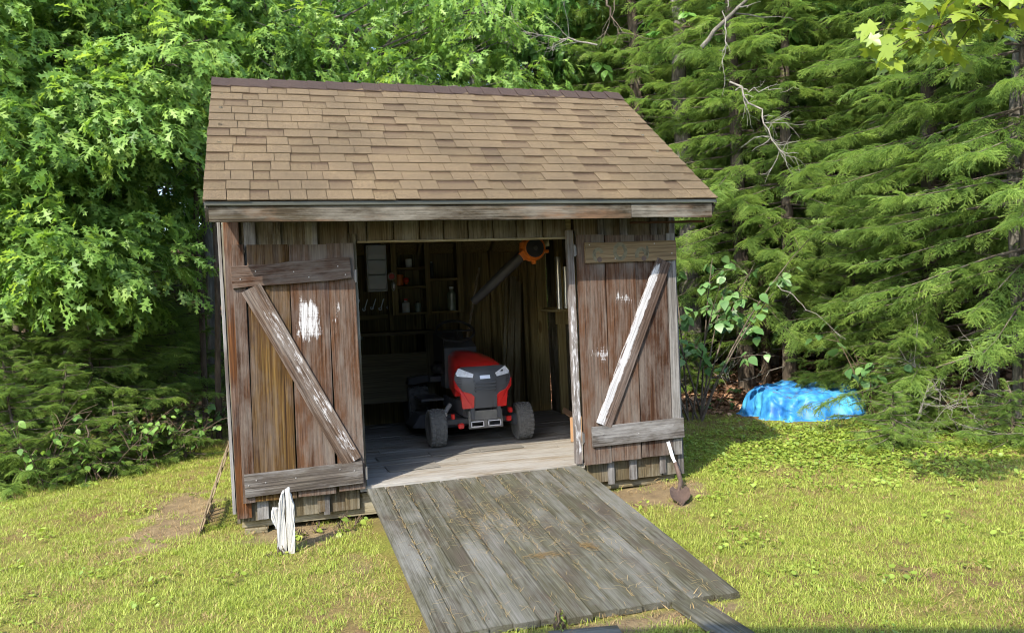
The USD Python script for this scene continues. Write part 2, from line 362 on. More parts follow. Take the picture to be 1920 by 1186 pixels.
# frame under the floor
board(shed, 'sill_beam', (X0 + .03, 0.085, -0.135), (X1 - .05, 0.085, -0.165), (0, 1, 0), 0.09, 0.16, W_BEAM, wob=.001)
board(shed, 'sill_beam', (X0 + .03, Y1 - .08, -0.13), (X1 - .03, Y1 - .08, -0.13), (0, 1, 0), 0.09, 0.16, W_BEAM)
board(shed, 'corner_block', (X0 + .05, 0.09, -0.30), (X0 + .2, 0.08, -0.30), (0, 1, 0), 0.14, 0.16, W_BEAM)
board(shed, 'corner_block', (X1 - .22, 0.12, -0.32), (X1 - .05, 0.12, -0.32), (0, 1, 0), 0.14, 0.16, W_BEAM)


def wall_boards(P0, P1, z0, z1f, inward, mat, battens=True, name='wall_board'):
    """Vertical boards from P0 to P1 (along the ground), battens over their joints outside."""
    P0, P1 = np.asarray(P0, float), np.asarray(P1, float)
    L = np.linalg.norm(P1 - P0); d = (P1 - P0) / L
    s = 0.0
    while s < L - .03:
        w = min(float(rng.uniform(.2, .27)), L - s)
        p = P0 + d * (s + w / 2)
        zt = z1f(p)
        board(shed, name, (p[0], p[1], z0 + rng.normal(0, .006)), (p[0], p[1], zt), (d[0], d[1], 0), w - .006, 0.02, mat, wob=.0008, segs=1)
        if battens and s > 0.05:
            q = P0 + d * s - np.array(inward) * .0225
            board(shed, 'batten', (q[0], q[1], z0 + .01), (q[0], q[1], zt), (d[0], d[1], 0), .05, .022, mat, wob=.0005, segs=1)
        s += w


roof_under = lambda y: (EAVE_Z + (y - EAVE_Y) * .7236 if y < RIDGE_Y else RIDGE_Z - (y - RIDGE_Y) * .7236) - .075
wall_boards((X0 + .011, .03), (X0 + .011, Y1), -0.17, lambda p: roof_under(p[1]), (1, 0), W_SIDING)
wall_boards((X1 - .011, .03), (X1 - .011, Y1), -0.17, lambda p: roof_under(p[1]), (-1, 0), W_SIDING)
wall_boards((X0 + .03, Y1 - .01), (X1 - .03, Y1 - .01), -0.17, lambda p: roof_under(Y1), (0, -1), W_INSIDE)
# front wall: short boards over the doors and under them; the full boards stand behind the folded doors
xs = [-1.66, -1.545, -1.35, -1.13, -0.86]
for a, b in zip(xs[:-1], xs[1:]):
    board(shed, 'siding_board', ((a + b) / 2, .012, -0.165 + (b + 1.6) * .004), ((a + b) / 2, .012, 1.95), (1, 0, 0), b - a - .006, .022, W_SIDING, wob=.0008)
for xb, zb, wb in ((-1.543, -.155, .045), (-1.348, -.15, .05), (-1.133, -.15, .05), (-1.097, -.173, .042), (-1.51, -.155, .042)):
    board(shed, 'batten', (xb, -.011, zb), (xb, -.011, 1.94), (1, 0, 0), wb, .022, W_GREY if zb < -.152 else W_SIDING, wob=.0006)
xs = [0.865, 1.085, 1.275, 1.535, 1.70]
for a, b in zip(xs[:-1], xs[1:]):
    board(shed, 'siding_board', ((a + b) / 2, .012, -0.17), ((a + b) / 2, .012, 1.95), (1, 0, 0), b - a - .006, .022, W_SIDING, wob=.0008)
for xb, zb, wb in ((1.083, -.19, .05), (1.273, -.172, .06), (1.533, -.15, .05)):
    board(shed, 'batten', (xb, -.012, zb), (xb, -.012, 1.94), (1, 0, 0), wb, .024, W_GREY, wob=.0006)
hx = [-0.856, -0.728, -0.535, -0.345, -0.165, 0.02, 0.213, 0.395, 0.608, 0.80]
for a, b in zip(hx[:-1], hx[1:]):
    board(shed, 'header_board', ((a + b) / 2, .014 - (.004 if int(a * 100) % 2 else 0), 1.752), ((a + b) / 2, .012, 1.95), (1, 0, 0), b - a - .009, .022, W_SIDING, wob=.0006)
board(shed, 'header_backing', (-0.85, .052, 1.86), (0.85, .052, 1.86), V, .2, .04, W_INSIDE, segs=1)
board(shed, 'header_trim', (-0.80, .01, 1.743), (0.80, .01, 1.743), V, .014, .05, W_BEAM, wob=.0006)
# corner boards, jambs
board(shed, 'corner_board', (X0 + .052, -.012, -.135), (X0 + .052, -.012, 1.93), (1, 0, 0), .098, .024, W_RUST, wob=.0015)
board(shed, 'side_corner_board', (X0 - .014, .03, -.10), (X0 - .026, .03, 1.93), (0, 1, 0), .1, .022, W_GREY, wob=.001)
board(shed, 'corner_board', (X1 - .012, -.0125, -.17), (X1 - .012, -.0125, 1.93), (1, 0, 0), .05, .024, W_GREY, wob=.001)
W_JAMB = wood('jamb_wood', (0.0432, 0.0324, 0.0259), (0.09, 0.072, 0.0612), (0.144, 0.126, 0.1152), long_wear=True, grey=(0.16, 0.15, 0.145), grey_amt=.3, white=(0.0, .04, 0.0, 1.35, .42), stain=(.1, .06, .045))
board(shed, 'door_jamb', (.812, -.02, 0.0), (.812, -.02, 1.80), (1, 0, 0), .05, .05, W_JAMB, tie=(0, 0, 0))
board(shed, 'door_jamb', (-.835, -.0, 0.0), (-.835, 0, 1.80), (1, 0, 0), .05, .05, W_SIDING)
for x in (X0 + .09, X1 - .06):
    board(shed, 'corner_post', (x, .075, 0), (x, .075, 1.95), (1, 0, 0), .085, .085, W_INSIDE, segs=1)
# studs on the back and right walls, seen through the door
for x in (-1.3, -.72, -.16, .235, .62, 1.0, 1.38):
    board(shed, 'stud', (x, Y1 - .065, 0.02), (x, Y1 - .065, roof_under(Y1 - .06) - .02), (1, 0, 0), .045, .085, W_INSIDE, wob=.001, segs=1)
for yy in (.7, 1.3, 1.9, 2.5):
    board(shed, 'stud', (X1 - .065, yy, .02), (X1 - .065, yy, min(1.95, roof_under(yy))), (0, 1, 0), .045, .085, W_INSIDE, segs=1)
    board(shed, 'stud', (X0 + .065, yy, .02), (X0 + .065, yy, min(1.95, roof_under(yy))), (0, 1, 0), .045, .085, W_INSIDE, segs=1)
board(shed, 'wall_girt', (X1 - .06, .1, 1.17), (X1 - .06, Y1 - .1, 1.17), V, .05, .08, W_INSIDE, segs=1)
board(shed, 'wall_girt', (X0 + .1, Y1 - .115, 1.17), (-.2, Y1 - .115, 1.17), V, .05, .02, W_INSIDE, segs=1)

# roof -----------------------------------------------------------
sl = math.hypot(RIDGE_Y - EAVE_Y, RIDGE_Z - EAVE_Z)
up = np.array([0, (RIDGE_Y - EAVE_Y) / sl, (RIDGE_Z - EAVE_Z) / sl]); nrm = np.array([0, -up[2], up[1]])
roof = holder(shed, 'roof')
E0 = np.array([0, EAVE_Y, EAVE_Z])


def roof_slab(name, y0, z0, y1, z1, t, mat, xa, xb):
    d = unit((0, y1 - y0, z1 - z0)); n_ = np.array([0, -d[2], d[1]])
    if n_[2] < 0:
        n_ = -n_
    v = []
    for x in (xa, xb):
        for (yy, zz) in ((y0, z0), (y1, z1)):
            for k in (0, -t):
                v.append(np.array([x, yy, zz]) + n_ * k)
    m = trimesh.convex.convex_hull(np.array(v))
    put(name, (m.vertices, m.faces), mat, roof)


deck_n = nrm * -0.022
roof_slab('roof_deck', EAVE_Y + deck_n[1] + .01, EAVE_Z + deck_n[2] + .007, RIDGE_Y, RIDGE_Z - .027, .02, W_INSIDE, RX0 + .012, RX1 - .012)
BY = 3.32; BZ = RIDGE_Z - (BY - RIDGE_Y) * .7236
roof_slab('back_roof_deck', RIDGE_Y, RIDGE_Z - .027, BY, BZ - .02, .02, W_INSIDE, RX0 + .012, RX1 - .012)
for x in np.arange(X0 + .2, X1, .42):
    for (ya, yb) in ((EAVE_Y + .07, RIDGE_Y - .02), (BY - .05, RIDGE_Y + .02)):
        za, zb = roof_under(ya) + .0, roof_under(yb) - .0
        board(roof, 'rafter', (x, ya, za - .015), (x, yb, zb - .015), (1, 0, 0), .04, .075, W_INSIDE, segs=1)
rows, EXPO = 15, .1393
nshing = 0
for r in range(rows):
    s0 = r * EXPO - .012
    x = RX0 + float(rng.normal(0, .002))
    kind_prev = 0
    while x < RX1 - .004:
        w = float(rng.choice([.11, .14, .165, .19, .22, .26], p=[.16, .24, .24, .2, .11, .05])) * float(rng.uniform(.9, 1.1))
        if RX1 - (x + w) < .07:
            w = RX1 - x
        k = int(rng.choice([0, 1, 2], p=[.5, .33, .17]))
        if k == kind_prev and k:
            k = 0
        kind_prev = k
        L = min(EXPO + .03, sl - s0 - .002)
        h0 = .012 + (.0025 if k == 0 else 0) + float(rng.normal(0, .0006))
        A = E0 + np.array([x + w / 2, 0, 0]) + up * (s0 + float(rng.normal(0, .0012))) + nrm * h0
        B = E0 + np.array([x + w / 2, 0, 0]) + up * (s0 + L) + nrm * (h0 - .0085 * L / (EXPO + .03))
        # a little lift and curl of the lower edge
        A = A + nrm * abs(float(rng.normal(0, .0014)))
        off = np.array([round(float(rng.uniform(0, 9)), 2), round(float(rng.uniform(0, 9)), 2), 0.0])
        board(roof, 'shingle', A, B, (1, 0, 0), w - .004, .0075, (S_TAN, S_MID, S_DARK)[k], c=.001, tie=off, segs=1)
        nshing += 1
        x += w
# one plain layer under the tabs so that the joints are not open
roof_slab('shingle_underlay', EAVE_Y + .004, EAVE_Z + .002, RIDGE_Y, RIDGE_Z - .001, .018, S_DARK, RX0 + .003, RX1 - .003)
roof_slab('back_shingles', RIDGE_Y, RIDGE_Z + .008, BY + .02, BZ - .004, .026, S_DARK, RX0, RX1)
# ridge caps: bent over the ridge, lapping to the right
x = RX0
while x < RX1 - .02:
    w = .152 * float(rng.uniform(.95, 1.05))
    xe = min(x + w + .02, RX1 + .002)
    lift = abs(float(rng.normal(0, .002)))
    dz = .02 + lift
    sec = []
    for (xx, e) in ((x, .010), (xe, .0)):
        o = RIDGE_Z + dz + e
        sec.append([(xx, RIDGE_Y - .135, o - .098), (xx, RIDGE_Y - .02, o - .012), (xx, RIDGE_Y, o), (xx, RIDGE_Y + .02, o - .012), (xx, RIDGE_Y + .135, o - .098),
                    (xx, RIDGE_Y + .135, o - .105), (xx, RIDGE_Y, o - .009), (xx, RIDGE_Y - .135, o - .105)])
    v, f = loft(sec)
    off = rng.uniform(0, 9, 3)
    put('ridge_shingle', (v + off, f), S_RIDGE, roof, M=[[1, 0, 0, 0], [0, 1, 0, 0], [0, 0, 1, 0], [-off[0], -off[1], -off[2], 1]])
    x += w
# drip edge, fascia
v, f = loft([[(xx, EAVE_Y - .004, EAVE_Z - .004), (xx, EAVE_Y - .0045, EAVE_Z - .022), (xx, EAVE_Y - .011, EAVE_Z - .028), (xx, EAVE_Y - .009, EAVE_Z - .031), (xx, EAVE_Y + .001, EAVE_Z - .023), (xx, EAVE_Y + .03, EAVE_Z + .0)] for xx in (RX0 + .008, -0.68, RX1 - .006)])
put('drip_edge', (v, f), M_DRIP, shed)
for (xa, xb, dz) in ((RX0 + .035, 1.155, 0), (1.159, RX1 - .045, .002)):
    board(shed, 'fascia', (xa, EAVE_Y + .016, 1.902 + dz), (xb, EAVE_Y + .016, 1.899 + dz), V, .106, .026, W_FASCIA, wob=.002, segs=6)
board(shed, 'soffit_strip', (1.25, -.2, 1.835), (1.80, -.33, 1.822), (0, 1, 0), .07, .012, W_RUST, segs=1)
for xx in (RX0 + .012, RX1 - .035):
    for (ya, za, yb, zb) in ((EAVE_Y + .03, roof_under(EAVE_Y) + .02, RIDGE_Y, roof_under(RIDGE_Y) + .015), (BY - .03, roof_under(BY) + .02, RIDGE_Y, roof_under(RIDGE_Y) + .015)):
        board(shed, 'rake_board', (xx + .011, ya, za - .03), (xx + .011, yb, zb - .03), (0, -(zb - za), yb - ya), .1, .022, W_FASCIA, segs=1)

# doors -----------------------------------------------------------
M_NAIL = plain('nail_head', (0.25, 0.24, 0.23), rough=.5, metal=.7)


def quad_board(parent, name, P, t, mat, tie=(0, 0, 0), **kw):
    """A board whose face is the quad P (bottom left, bottom right, top right, top left; x, z pairs) on the plane y, t thick towards the viewer."""
    (xa, za), (xb, zb), (xc, zc), (xd, zd), y = *P[0], P[1]
    return None


def door(parent, x_edges_bot, x_edges_top, zb, zt, y, mats, t=.024):
    n = len(x_edges_bot) - 1
    for i in range(n):
        a0, b0 = x_edges_bot[i] + .004, x_edges_bot[i + 1] - .004
        a1, b1 = x_edges_top[i] + .004, x_edges_top[i + 1] - .004
        z0 = zb(.5 * (a0 + b0)) + float(rng.normal(0, .003)); z1 = zt(.5 * (a1 + b1)) + float(rng.normal(0, .004))
        yy = y + float(rng.normal(0, .0015))
        m, tie = mats[i] if isinstance(mats[i], tuple) else (mats[i], None)
        w = .5 * (b0 - a0 + b1 - a1)
        board(parent, 'door_board', (.5 * (a0 + b0), yy, z0), (.5 * (a1 + b1), yy, z1), (1, 0, 0), w, t, m, wob=.0008, tie=tie)


ldoor = holder(shed, 'door')
W_SMEAR = wood('door_wood_white_smear', (0.0314, 0.0137, 0.0064), (0.0643, 0.0302, 0.0144), (0.1019, 0.0521, 0.0266), grey=(0.105, 0.088, 0.076), grey_amt=.3, white=(-.01, .08, 1.03, 1.41, .68), stain=(.045, .028, .022))
W_SMEAR2 = wood('door_wood_faint_smear', (0.0314, 0.0137, 0.0069), (0.0666, 0.0322, 0.016), (0.1098, 0.0583, 0.0303), grey=(0.105, 0.088, 0.076), grey_amt=.32, white=(-.035, .07, 1.02, 1.42, .22))
door(ldoor, [-1.645, -1.577, -1.294, -1.024, -.811], [-1.66, -1.555, -1.273, -1.013, -.838], lambda x: -.028 + (x + 1.645) * .02, lambda x: 1.735, -.050,
     [W_DOOR, W_DOOR_GOLD, (W_SMEAR, (0, 0, 0)), (W_SMEAR2, (0, 0, 0))])
board(ldoor, 'door_board', (-1.535, -.0495, -.02), (-1.535, -.0495, 1.735), (1, 0, 0), .012, .02, W_DOOR)
board(ldoor, 'top_rail', (-1.655, -.0745, 1.518), (-.862, -.0745, 1.55), V, .15, .024, W_DOOR, wob=.006, segs=6)
board(ldoor, 'bottom_rail', (-1.637, -.0745, .096), (-.842, -.0745, .114), V, .155, .024, W_RAIL, wob=.001, segs=3)
W_BRACE_L = wood('brace_wood_worn_paint', (0.0324, 0.0202, 0.0144), (0.072, 0.0475, 0.0331), (0.1224, 0.09, 0.0684), long_wear=True, grey=(0.14, 0.125, 0.115), grey_amt=.25, white=(.02, .055, .05, 1.5, .38), knots=.8)
W_BRACE_R = wood('brace_wood_white_edge', (0.0302, 0.0187, 0.0144), (0.0648, 0.0432, 0.0324), (0.1008, 0.072, 0.0576), long_wear=True, grey=(0.12, 0.1, 0.09), grey_amt=.18, white=(-.036, .034, -.1, 1.36, .8), knots=.8)
board(ldoor, 'brace', (-1.535, -.0745, 1.44), (-.91, -.0745, .192), (1, 0, 0), .138, .024, W_BRACE_L, wob=.001, tie=(0, 0, 0), segs=3)
rdoor = holder(shed, 'door')
W_SMEAR3 = wood('door_wood_scuffed', (0.0329, 0.0144, 0.008), (0.069, 0.0343, 0.0181), (0.1058, 0.0576, 0.033), grey=(0.105, 0.088, 0.076), grey_amt=.3, white=(.02, .08, 1.17, 1.35, .62))
W_SMEAR4 = wood('door_wood_scuffed_low', (0.0329, 0.0144, 0.008), (0.069, 0.0343, 0.0181), (0.1058, 0.0576, 0.033), grey=(0.105, 0.088, 0.076), grey_amt=.35, white=(.06, .08, .77, .94, .75))
door(rdoor, [.853, 1.073, 1.332, 1.612, 1.69], [.848, 1.091, 1.345, 1.615, 1.697], lambda x: -.012 + (x - .85) * .02, lambda x: 1.755, -.050, [(W_SMEAR4, (0, 0, 0)), (W_SMEAR3, (0, 0, 0)), W_DOOR_RED, W_GREY])
board(rdoor, 'top_rail', (.915, -.0745, 1.617), (1.69, -.0745, 1.628), V, .155, .024, W_SIGN, wob=.002, segs=4, tie=(0, 0, 0))
board(rdoor, 'bottom_rail', (.913, -.0745, .203), (1.697, -.0745, .213), V, .155, .024, W_RAIL, wob=.001, segs=3)
board(rdoor, 'brace', (1.012, -.0745, .286), (1.583, -.0745, 1.545), (1, 0, 0), .128, .024, W_BRACE_R, wob=.001, tie=(0, 0, 0), segs=3)
# the faint faded ring marks and old rust spots on the right door's top board: letters once painted there
M_FADE = plain('faded_paint', (0.075, 0.066, 0.04), rough=.9, var=.5, vscale=30)


def ring(cx, cz, rx, rz, wd, a0=0, a1=360, y=-.0872):
    a = np.radians(np.linspace(a0, a1, 26)); w = .5 * wd
    o = np.c_[cx + (rx + w) * np.cos(a), np.full(26, y), cz + (rz + w) * np.sin(a)]
    i = np.c_[cx + (rx - w) * np.cos(a), np.full(26, y), cz + (rz - w) * np.sin(a)]
    v = np.vstack([o, i]); n = 26
    f = []
    for k in range(n - 1):
        f += [(k, k + 1, n + k), (n + k, k + 1, n + k + 1)]
    return v, np.array(f)


put('faded_letter', ring(1.02, 1.60, .034, .045, .028, 20, 250), M_FADE, rdoor)
put('faded_letter', ring(1.205, 1.625, .045, .056, .03), M_FADE, rdoor)
put('faded_letter', join([ring(1.385, 1.59, .04, .05, .03, 0, 200), ring(1.42, 1.615, .02, .055, .02, -60, 60)]), M_FADE, rdoor)
for (x, z) in ((1.03, 1.565), (1.405, 1.565)):
    put('rust_spot', ring(x, z, .011, .011, .02, y=-.0876), M_RUST, rdoor)
# hinges and nails
for (x, z) in ((.836, 1.64), (.84, .2), (-.826, 1.5), (-.812, .1)):
    v1 = tube([(x, -.062, z - .045), (x, -.062, z + .045)], .007, 8)
    v2 = box(x + (.006 if x > 0 else -.006), -.0635, z, .016, .004, .07)
    put('hinge', join([v1, v2]), M_HINGE, rdoor if x > 0 else ldoor)


def nails(parent, pts, y):
    for (x, z) in pts:
        put('nail_head', tube([(x, y, z), (x, y - .003, z)], [.0055, .004], 6), M_NAIL, parent)


nails(ldoor, [(-1.61, .1), (-1.56, .13), (-1.5, .11), (-1.3, .12), (-1.0, .15), (-.9, .13), (-1.6, 1.5), (-1.5, 1.55), (-1.25, 1.54), (-1.15, 1.5), (-.95, 1.57), (-.9, 1.51)], -.0865)
nails(rdoor, [(1.0, .22), (1.3, .2), (1.6, .24), (.95, 1.68), (1.16, 1.57), (1.5, 1.68), (1.65, 1.6)], -.0865)

# ---------------------------------------------------------------- ramp
ramp = thing('ramp', 'wide grey plank ramp sloping from the shed doorway down to the lawn', 'ramp', (0, -.03, 0))
NR = 12
ws = rng.uniform(.92, 1.08, NR); ws = ws / ws.sum()
ed = np.r_[0, np.cumsum(ws)]
TL, TR, BL, BR = np.array([-.815, -.015, -.034]), np.array([.815, -.02, -.028]), np.array([-.765, -2.17, -.262]), np.array([.805, -2.215, -.272])
for i in range(NR):
    m = .5 * (ed[i] + ed[i + 1])
    A = TL + (TR - TL) * m + (0, float(rng.normal(0, .003)), float(rng.normal(0, .0012)))
    B = BL + (BR - BL) * m + (0, float(rng.normal(0, .012)), float(rng.normal(0, .0012)))
    w = np.linalg.norm(BR - BL) * ws[i] * 1.012
    board(ramp, 'ramp_plank', A, B, (1, 0, 0), w - .005, .034, W_RAMP, wob=.0012, c=.003, segs=4)
for i in range(NR):
    m = .5 * (ed[i] + ed[i + 1])
    for w_ in (.035, .5, .96):
        for q_ in (-.03, .03):
            a_ = TL + (TR - TL) * m; b_ = BL + (BR - BL) * m
            p_ = a_ + (b_ - a_) * w_ + np.array([q_ + float(rng.normal(0, .006)), float(rng.normal(0, .01)), .0175])
            put('nail_head', tube([p_, p_ + (0, .0003, .0025)], [.0042, .0035], 6), M_RUST, ramp)
for x in (-.72, .0, .72):
    board(ramp, 'stringer', (x, -.05, -.105), (x * .98, -1.75, -.275), V, .09, .04, W_GREY, segs=1)
for i in range(2):
    m = -1.0
plank = thing('loose_plank', 'short dark plank lying in the grass just past the right foot of the ramp', 'plank', (.5, -2.5, -.28))
board(plank, 'plank_board', (0.005, .265, .012), (.03, -.62, .006), (1, .05, 0), .16, .03, W_RAMP, c=.004)
plank2 = thing('sunken_plank', 'grey plank end almost sunk in the grass below the middle of the ramp', 'plank', (-.1, -2.35, -.29))
board(plank2, 'plank_board', (-.16, -.02, .012), (.16, -.08, .012), (0.2, 1, 0), .13, .03, W_RAMP, c=.004)

# ---------------------------------------------------------------- ground
def sstep(a, b, x):
    t = np.clip((np.asarray(x, float) - a) / (b - a), 0, 1)
    return t * t * (3 - 2 * t)


# edge of the lawn, going round from left to right (x, y)
EDGE = np.array([(-14, 5.2), (-6.5, 5.4), (-4.6, 5.9), (-3.4, 6.6), (-2.2, 5.9), (-1.2, 5.0), (0.5, 4.4), (2.2, 3.9), (3.6, 3.6), (4.6, 2.4), (5.3, 1.5), (6.2, 0.3), (7.2, -1.5), (9, -4.0), (16, -9)])


def lawn_d(x, y):
    """Metres inside the lawn (positive) or beyond its edge."""
    P = np.stack([np.ravel(x), np.ravel(y)], -1)
    best = np.full(len(P), 1e9); side = np.zeros(len(P))
    for a, b in zip(EDGE[:-1], EDGE[1:]):
        d = b - a
        t = np.clip(((P - a) @ d) / (d @ d), 0, 1)
        q = P - (a + t[:, None] * d)
        r = np.hypot(q[:, 0], q[:, 1])
        s = d[0] * q[:, 1] - d[1] * q[:, 0]
        m = r < best
        best[m] = r[m]; side[m] = -np.sign(s[m])
    return (best * side).reshape(np.shape(x))


def ground_z(x, y):
    x, y = np.asarray(x, float), np.asarray(y, float)
    p = np.stack([x, y, np.zeros_like(x)], -1)
    z = -.25 - .022 * np.clip(-y, 0, 20) - .03 * sstep(1.6, 3.5, x) * sstep(3, 0, y)
    z = z + (noise3(p, .55, 3) - .5) * .09 + (noise3(p, 2.3, 5) - .5) * .045
    d = lawn_d(x, y)
    z = z + sstep(0, -2.5, d) * .12 + sstep(-8, -34, d) * 5.5 + sstep(-3, -12, d) * (noise3(p, .3, 9) - .3) * .8
    near = np.exp(-(np.clip(np.abs(x) - 1.0, 0, 9) ** 2 + np.clip(np.abs(y + 1.0) - 1.4, 0, 9) ** 2) / .3)
    return z * (1 - near) + (-.262 - .012 * np.clip(-y, 0, 3)) * near


def brown_mask(x, y):
    p = np.stack([x, y, np.zeros_like(x)], -1)
    return sstep(.5, .66, noise3(p, 1.15, 21) * .62 + noise3(p, 4.0, 22) * .38)


def dirt_mask(x, y):
    p = np.stack([x, y, np.zeros_like(x)], -1)
    n = (noise3(p, 3.0, 31) - .5) * .9
    left = np.exp(-(((x + 2.15) / .38) ** 2 + ((y - .75) / 1.05) ** 2))
    lf = np.exp(-(((x + 1.2) / .6) ** 2 + ((y + .1) / .35) ** 2)) * .8
    rf = np.exp(-(((x - 1.35) / .5) ** 2 + ((y + .18) / .36) ** 2)) * 1.1
    foot = np.exp(-(((x - .1) / .8) ** 2 + ((y + 2.32) / .08) ** 2)) * .75
    lr = np.exp(-(((x + .95) / .16) ** 2 + ((y + 1.1) / .9) ** 2)) * .2
    return sstep(.32, .62, np.maximum.reduce([left, lf, rf, foot, lr]) + n)


gx = np.unique(np.r_[np.linspace(-70, -12, 30), np.linspace(-12, -5, 40), np.linspace(-5, 8, 260), np.linspace(8, 14, 40), np.linspace(14, 75, 30)])
gy = np.unique(np.r_[np.linspace(-40, -5.5, 24), np.linspace(-5.5, 6.5, 240), np.linspace(6.5, 14, 60), np.linspace(14, 75, 40)])
GX, GY = np.meshgrid(gx, gy)
GZ = ground_z(GX, GY)
v = np.stack([GX, GY, GZ], -1).reshape(-1, 3)
ny, nx = GX.shape
i, j = np.meshgrid(np.arange(ny - 1), np.arange(nx - 1), indexing='ij')
a = (i * nx + j).ravel()
f = np.vstack([np.c_[a, a + 1, a + nx + 1], np.c_[a, a + nx + 1, a + nx]])
lawn = sstep(-.35, .25, lawn_d(GX, GY) + (noise3(np.stack([GX, GY, GX * 0], -1), 2.0, 8) - .5) * 1.0)
dirt = dirt_mask(GX, GY)
uv = np.c_[lawn.ravel(), dirt.ravel()]
GROUND = usdkit.material(stage, '/World/Looks/ground_cover', {
    'uv': ('texture_coordinate', {}), 'su': ('separate_xyz', {}), 'ge': ('geometry', {}),
    'n1': ('noise_texture', {'scale': 1.1, 'detail': 5.0, 'roughness': .6}), 'n2': ('noise_texture', {'scale': 60.0, 'detail': 4.0, 'roughness': .7}), 'n3': ('noise_texture', {'scale': 9.0, 'detail': 5.0, 'roughness': .65}),
    'rl': ('rgb_ramp', {'ramp': [(.34, (.12, .135, .026)), (.5, (.14, .13, .032)), (.64, (.13, .085, .04))]}),
    'rf': ('rgb_ramp', {'ramp': [(.3, (.5, .5, .5)), (.7, (1.35, 1.35, 1.35))]}), 'ml': ('mix_color', {'blend_type': 'multiply', 'fac': .8}),
    'rd': ('rgb_ramp', {'ramp': [(.3, (.1, .072, .042)), (.6, (.165, .122, .066)), (.8, (.235, .185, .105))]}),
    'rw': ('rgb_ramp', {'ramp': [(.3, (.035, .026, .016)), (.5, (.11, .06, .035)), (.72, (.2, .1, .055))]}),
    'mx1': ('mix_color', {}), 'mx2': ('mix_color', {}), 'bu': ('bump', {'strength': .7, 'distance': .03}),
    'p': ('principled_bsdf', {'roughness': .95, 'specular_ior_level': .1})},
    [('uv.UV', 'su.vector'), ('ge.position', 'n1.vector'), ('ge.position', 'n2.vector'), ('ge.position', 'n3.vector'), ('n1.fac', 'rl.fac'), ('n2.fac', 'rf.fac'), ('rl.color', 'ml.a'), ('rf.color', 'ml.b'),
     ('n3.fac', 'rd.fac'), ('n2.fac', 'rw.fac'), ('su.x', 'mx1.fac'), ('rw.color', 'mx1.a'), ('ml.result', 'mx1.b'), ('su.y', 'mx2.fac'), ('mx1.result', 'mx2.a'), ('rd.color', 'mx2.b'), ('mx2.result', 'p.base_color'),
     ('n2.fac', 'bu.height'), ('bu.normal', 'p.normal')], surface='p.BSDF')
put('ground', (v, f), GROUND, smooth=True, uv=uv, kind='structure', label='yellow green mossy lawn running into brown forest floor under the trees')

# ---------------------------------------------------------------- riding mower
MX, MY = .365, 1.28
mower = thing('riding_mower', 'red and black riding lawn mower parked facing out of the shed doorway', 'lawn mower', (MX, MY, .004))


def hood_sec(y, w, zt, zb):
    return [(-w, y, zb), (-w * 1.0, y, zb + (zt - zb) * .45), (-w * .93, y, zt - .055), (-w * .72, y, zt - .016), (-w * .3, y, zt), (w * .3, y, zt), (w * .72, y, zt - .016), (w * .93, y, zt - .055), (w, y, zb + (zt - zb) * .45), (w, y, zb)]


put('hood', loft([hood_sec(-.185, .205, .695, .46), hood_sec(-.14, .235, .725, .45), hood_sec(-.05, .23, .752, .44), hood_sec(.15, .205, .785, .44), hood_sec(.4, .17, .81, .46), hood_sec(.62, .145, .82, .48), hood_sec(.66, .135, .80, .48)]), M_RED, mower, smooth=35)

GZ_ = [.345, .40, .462, .476, .52, .57, .62, .66, .69, .708]
GW_ = [.108, .112, .116, .205, .24, .258, .256, .244, .222, .19]
GO_ = [.018, .008, .0, .0, -.002, -.004, .006, .022, .04, .06]


def surf_y(x, z):
    w, o = np.interp(z, GZ_, GW_), np.interp(z, GZ_, GO_)
    return -.262 + o + .085 * np.minimum(1.3, np.abs(np.asarray(x) / .26)) ** 2.2


cols = np.linspace(-1, 1, 15)
V_ = []
for z, w in zip(GZ_, GW_):
    V_.append([(c * w, float(surf_y(c * w, z)), z) for c in cols] + [(w * .97, -.12, z), (-w * .97, -.12, z)])
put('grille_shell', loft(V_), M_DKGREY, mower, smooth=30)


def patch(poly, lift, thick, name, mat, parent=mower, smooth=False):
    """A plate following the curve of the mower's nose, its outline given as x, z pairs."""
    from shapely.geometry import Polygon
    v2, f2 = trimesh.creation.triangulate_polygon(Polygon(poly).segmentize(.03), engine='earcut') if False else _tri(poly)
    y = surf_y(v2[:, 0], v2[:, 1])
    a = np.c_[v2[:, 0], y - lift, v2[:, 1]]; b = np.c_[v2[:, 0], y - lift + thick, v2[:, 1]]
    n = len(v2)
    f = [tuple(t) for t in f2] + [tuple(n + q for q in t[::-1]) for t in f2]
    k = len(poly)
    for i in range(k):
        j = (i + 1) % k
        f += [(i, n + i, n + j), (i, n + j, j)]
    return put(name, (np.vstack([a, b]), np.array(f)), mat, parent)


def _tri(poly):
    p = np.asarray(poly, float)
    # ear clipping for small outlines (counter clockwise)
    idx = list(range(len(p))); out = []
    area = .5 * np.sum(p[:, 0] * np.roll(p[:, 1], -1) - np.roll(p[:, 0], -1) * p[:, 1])
    if area < 0:
        idx = idx[::-1]
    cr = lambda a, b, c: (b[0] - a[0]) * (c[1] - a[1]) - (b[1] - a[1]) * (c[0] - a[0])
    guard = 0
    while len(idx) > 3 and guard < 500:
        guard += 1
        for t in range(len(idx)):
            i, j, k = idx[t - 1], idx[t], idx[(t + 1) % len(idx)]
            if cr(p[i], p[j], p[k]) <= 1e-9:
                continue
            if any(cr(p[i], p[j], p[q]) > 0 and cr(p[j], p[k], p[q]) > 0 and cr(p[k], p[i], p[q]) > 0 for q in idx if q not in (i, j, k)):
                continue
            out.append((i, j, k)); idx.pop(t)
            break
    out.append(tuple(idx))
    return p, out


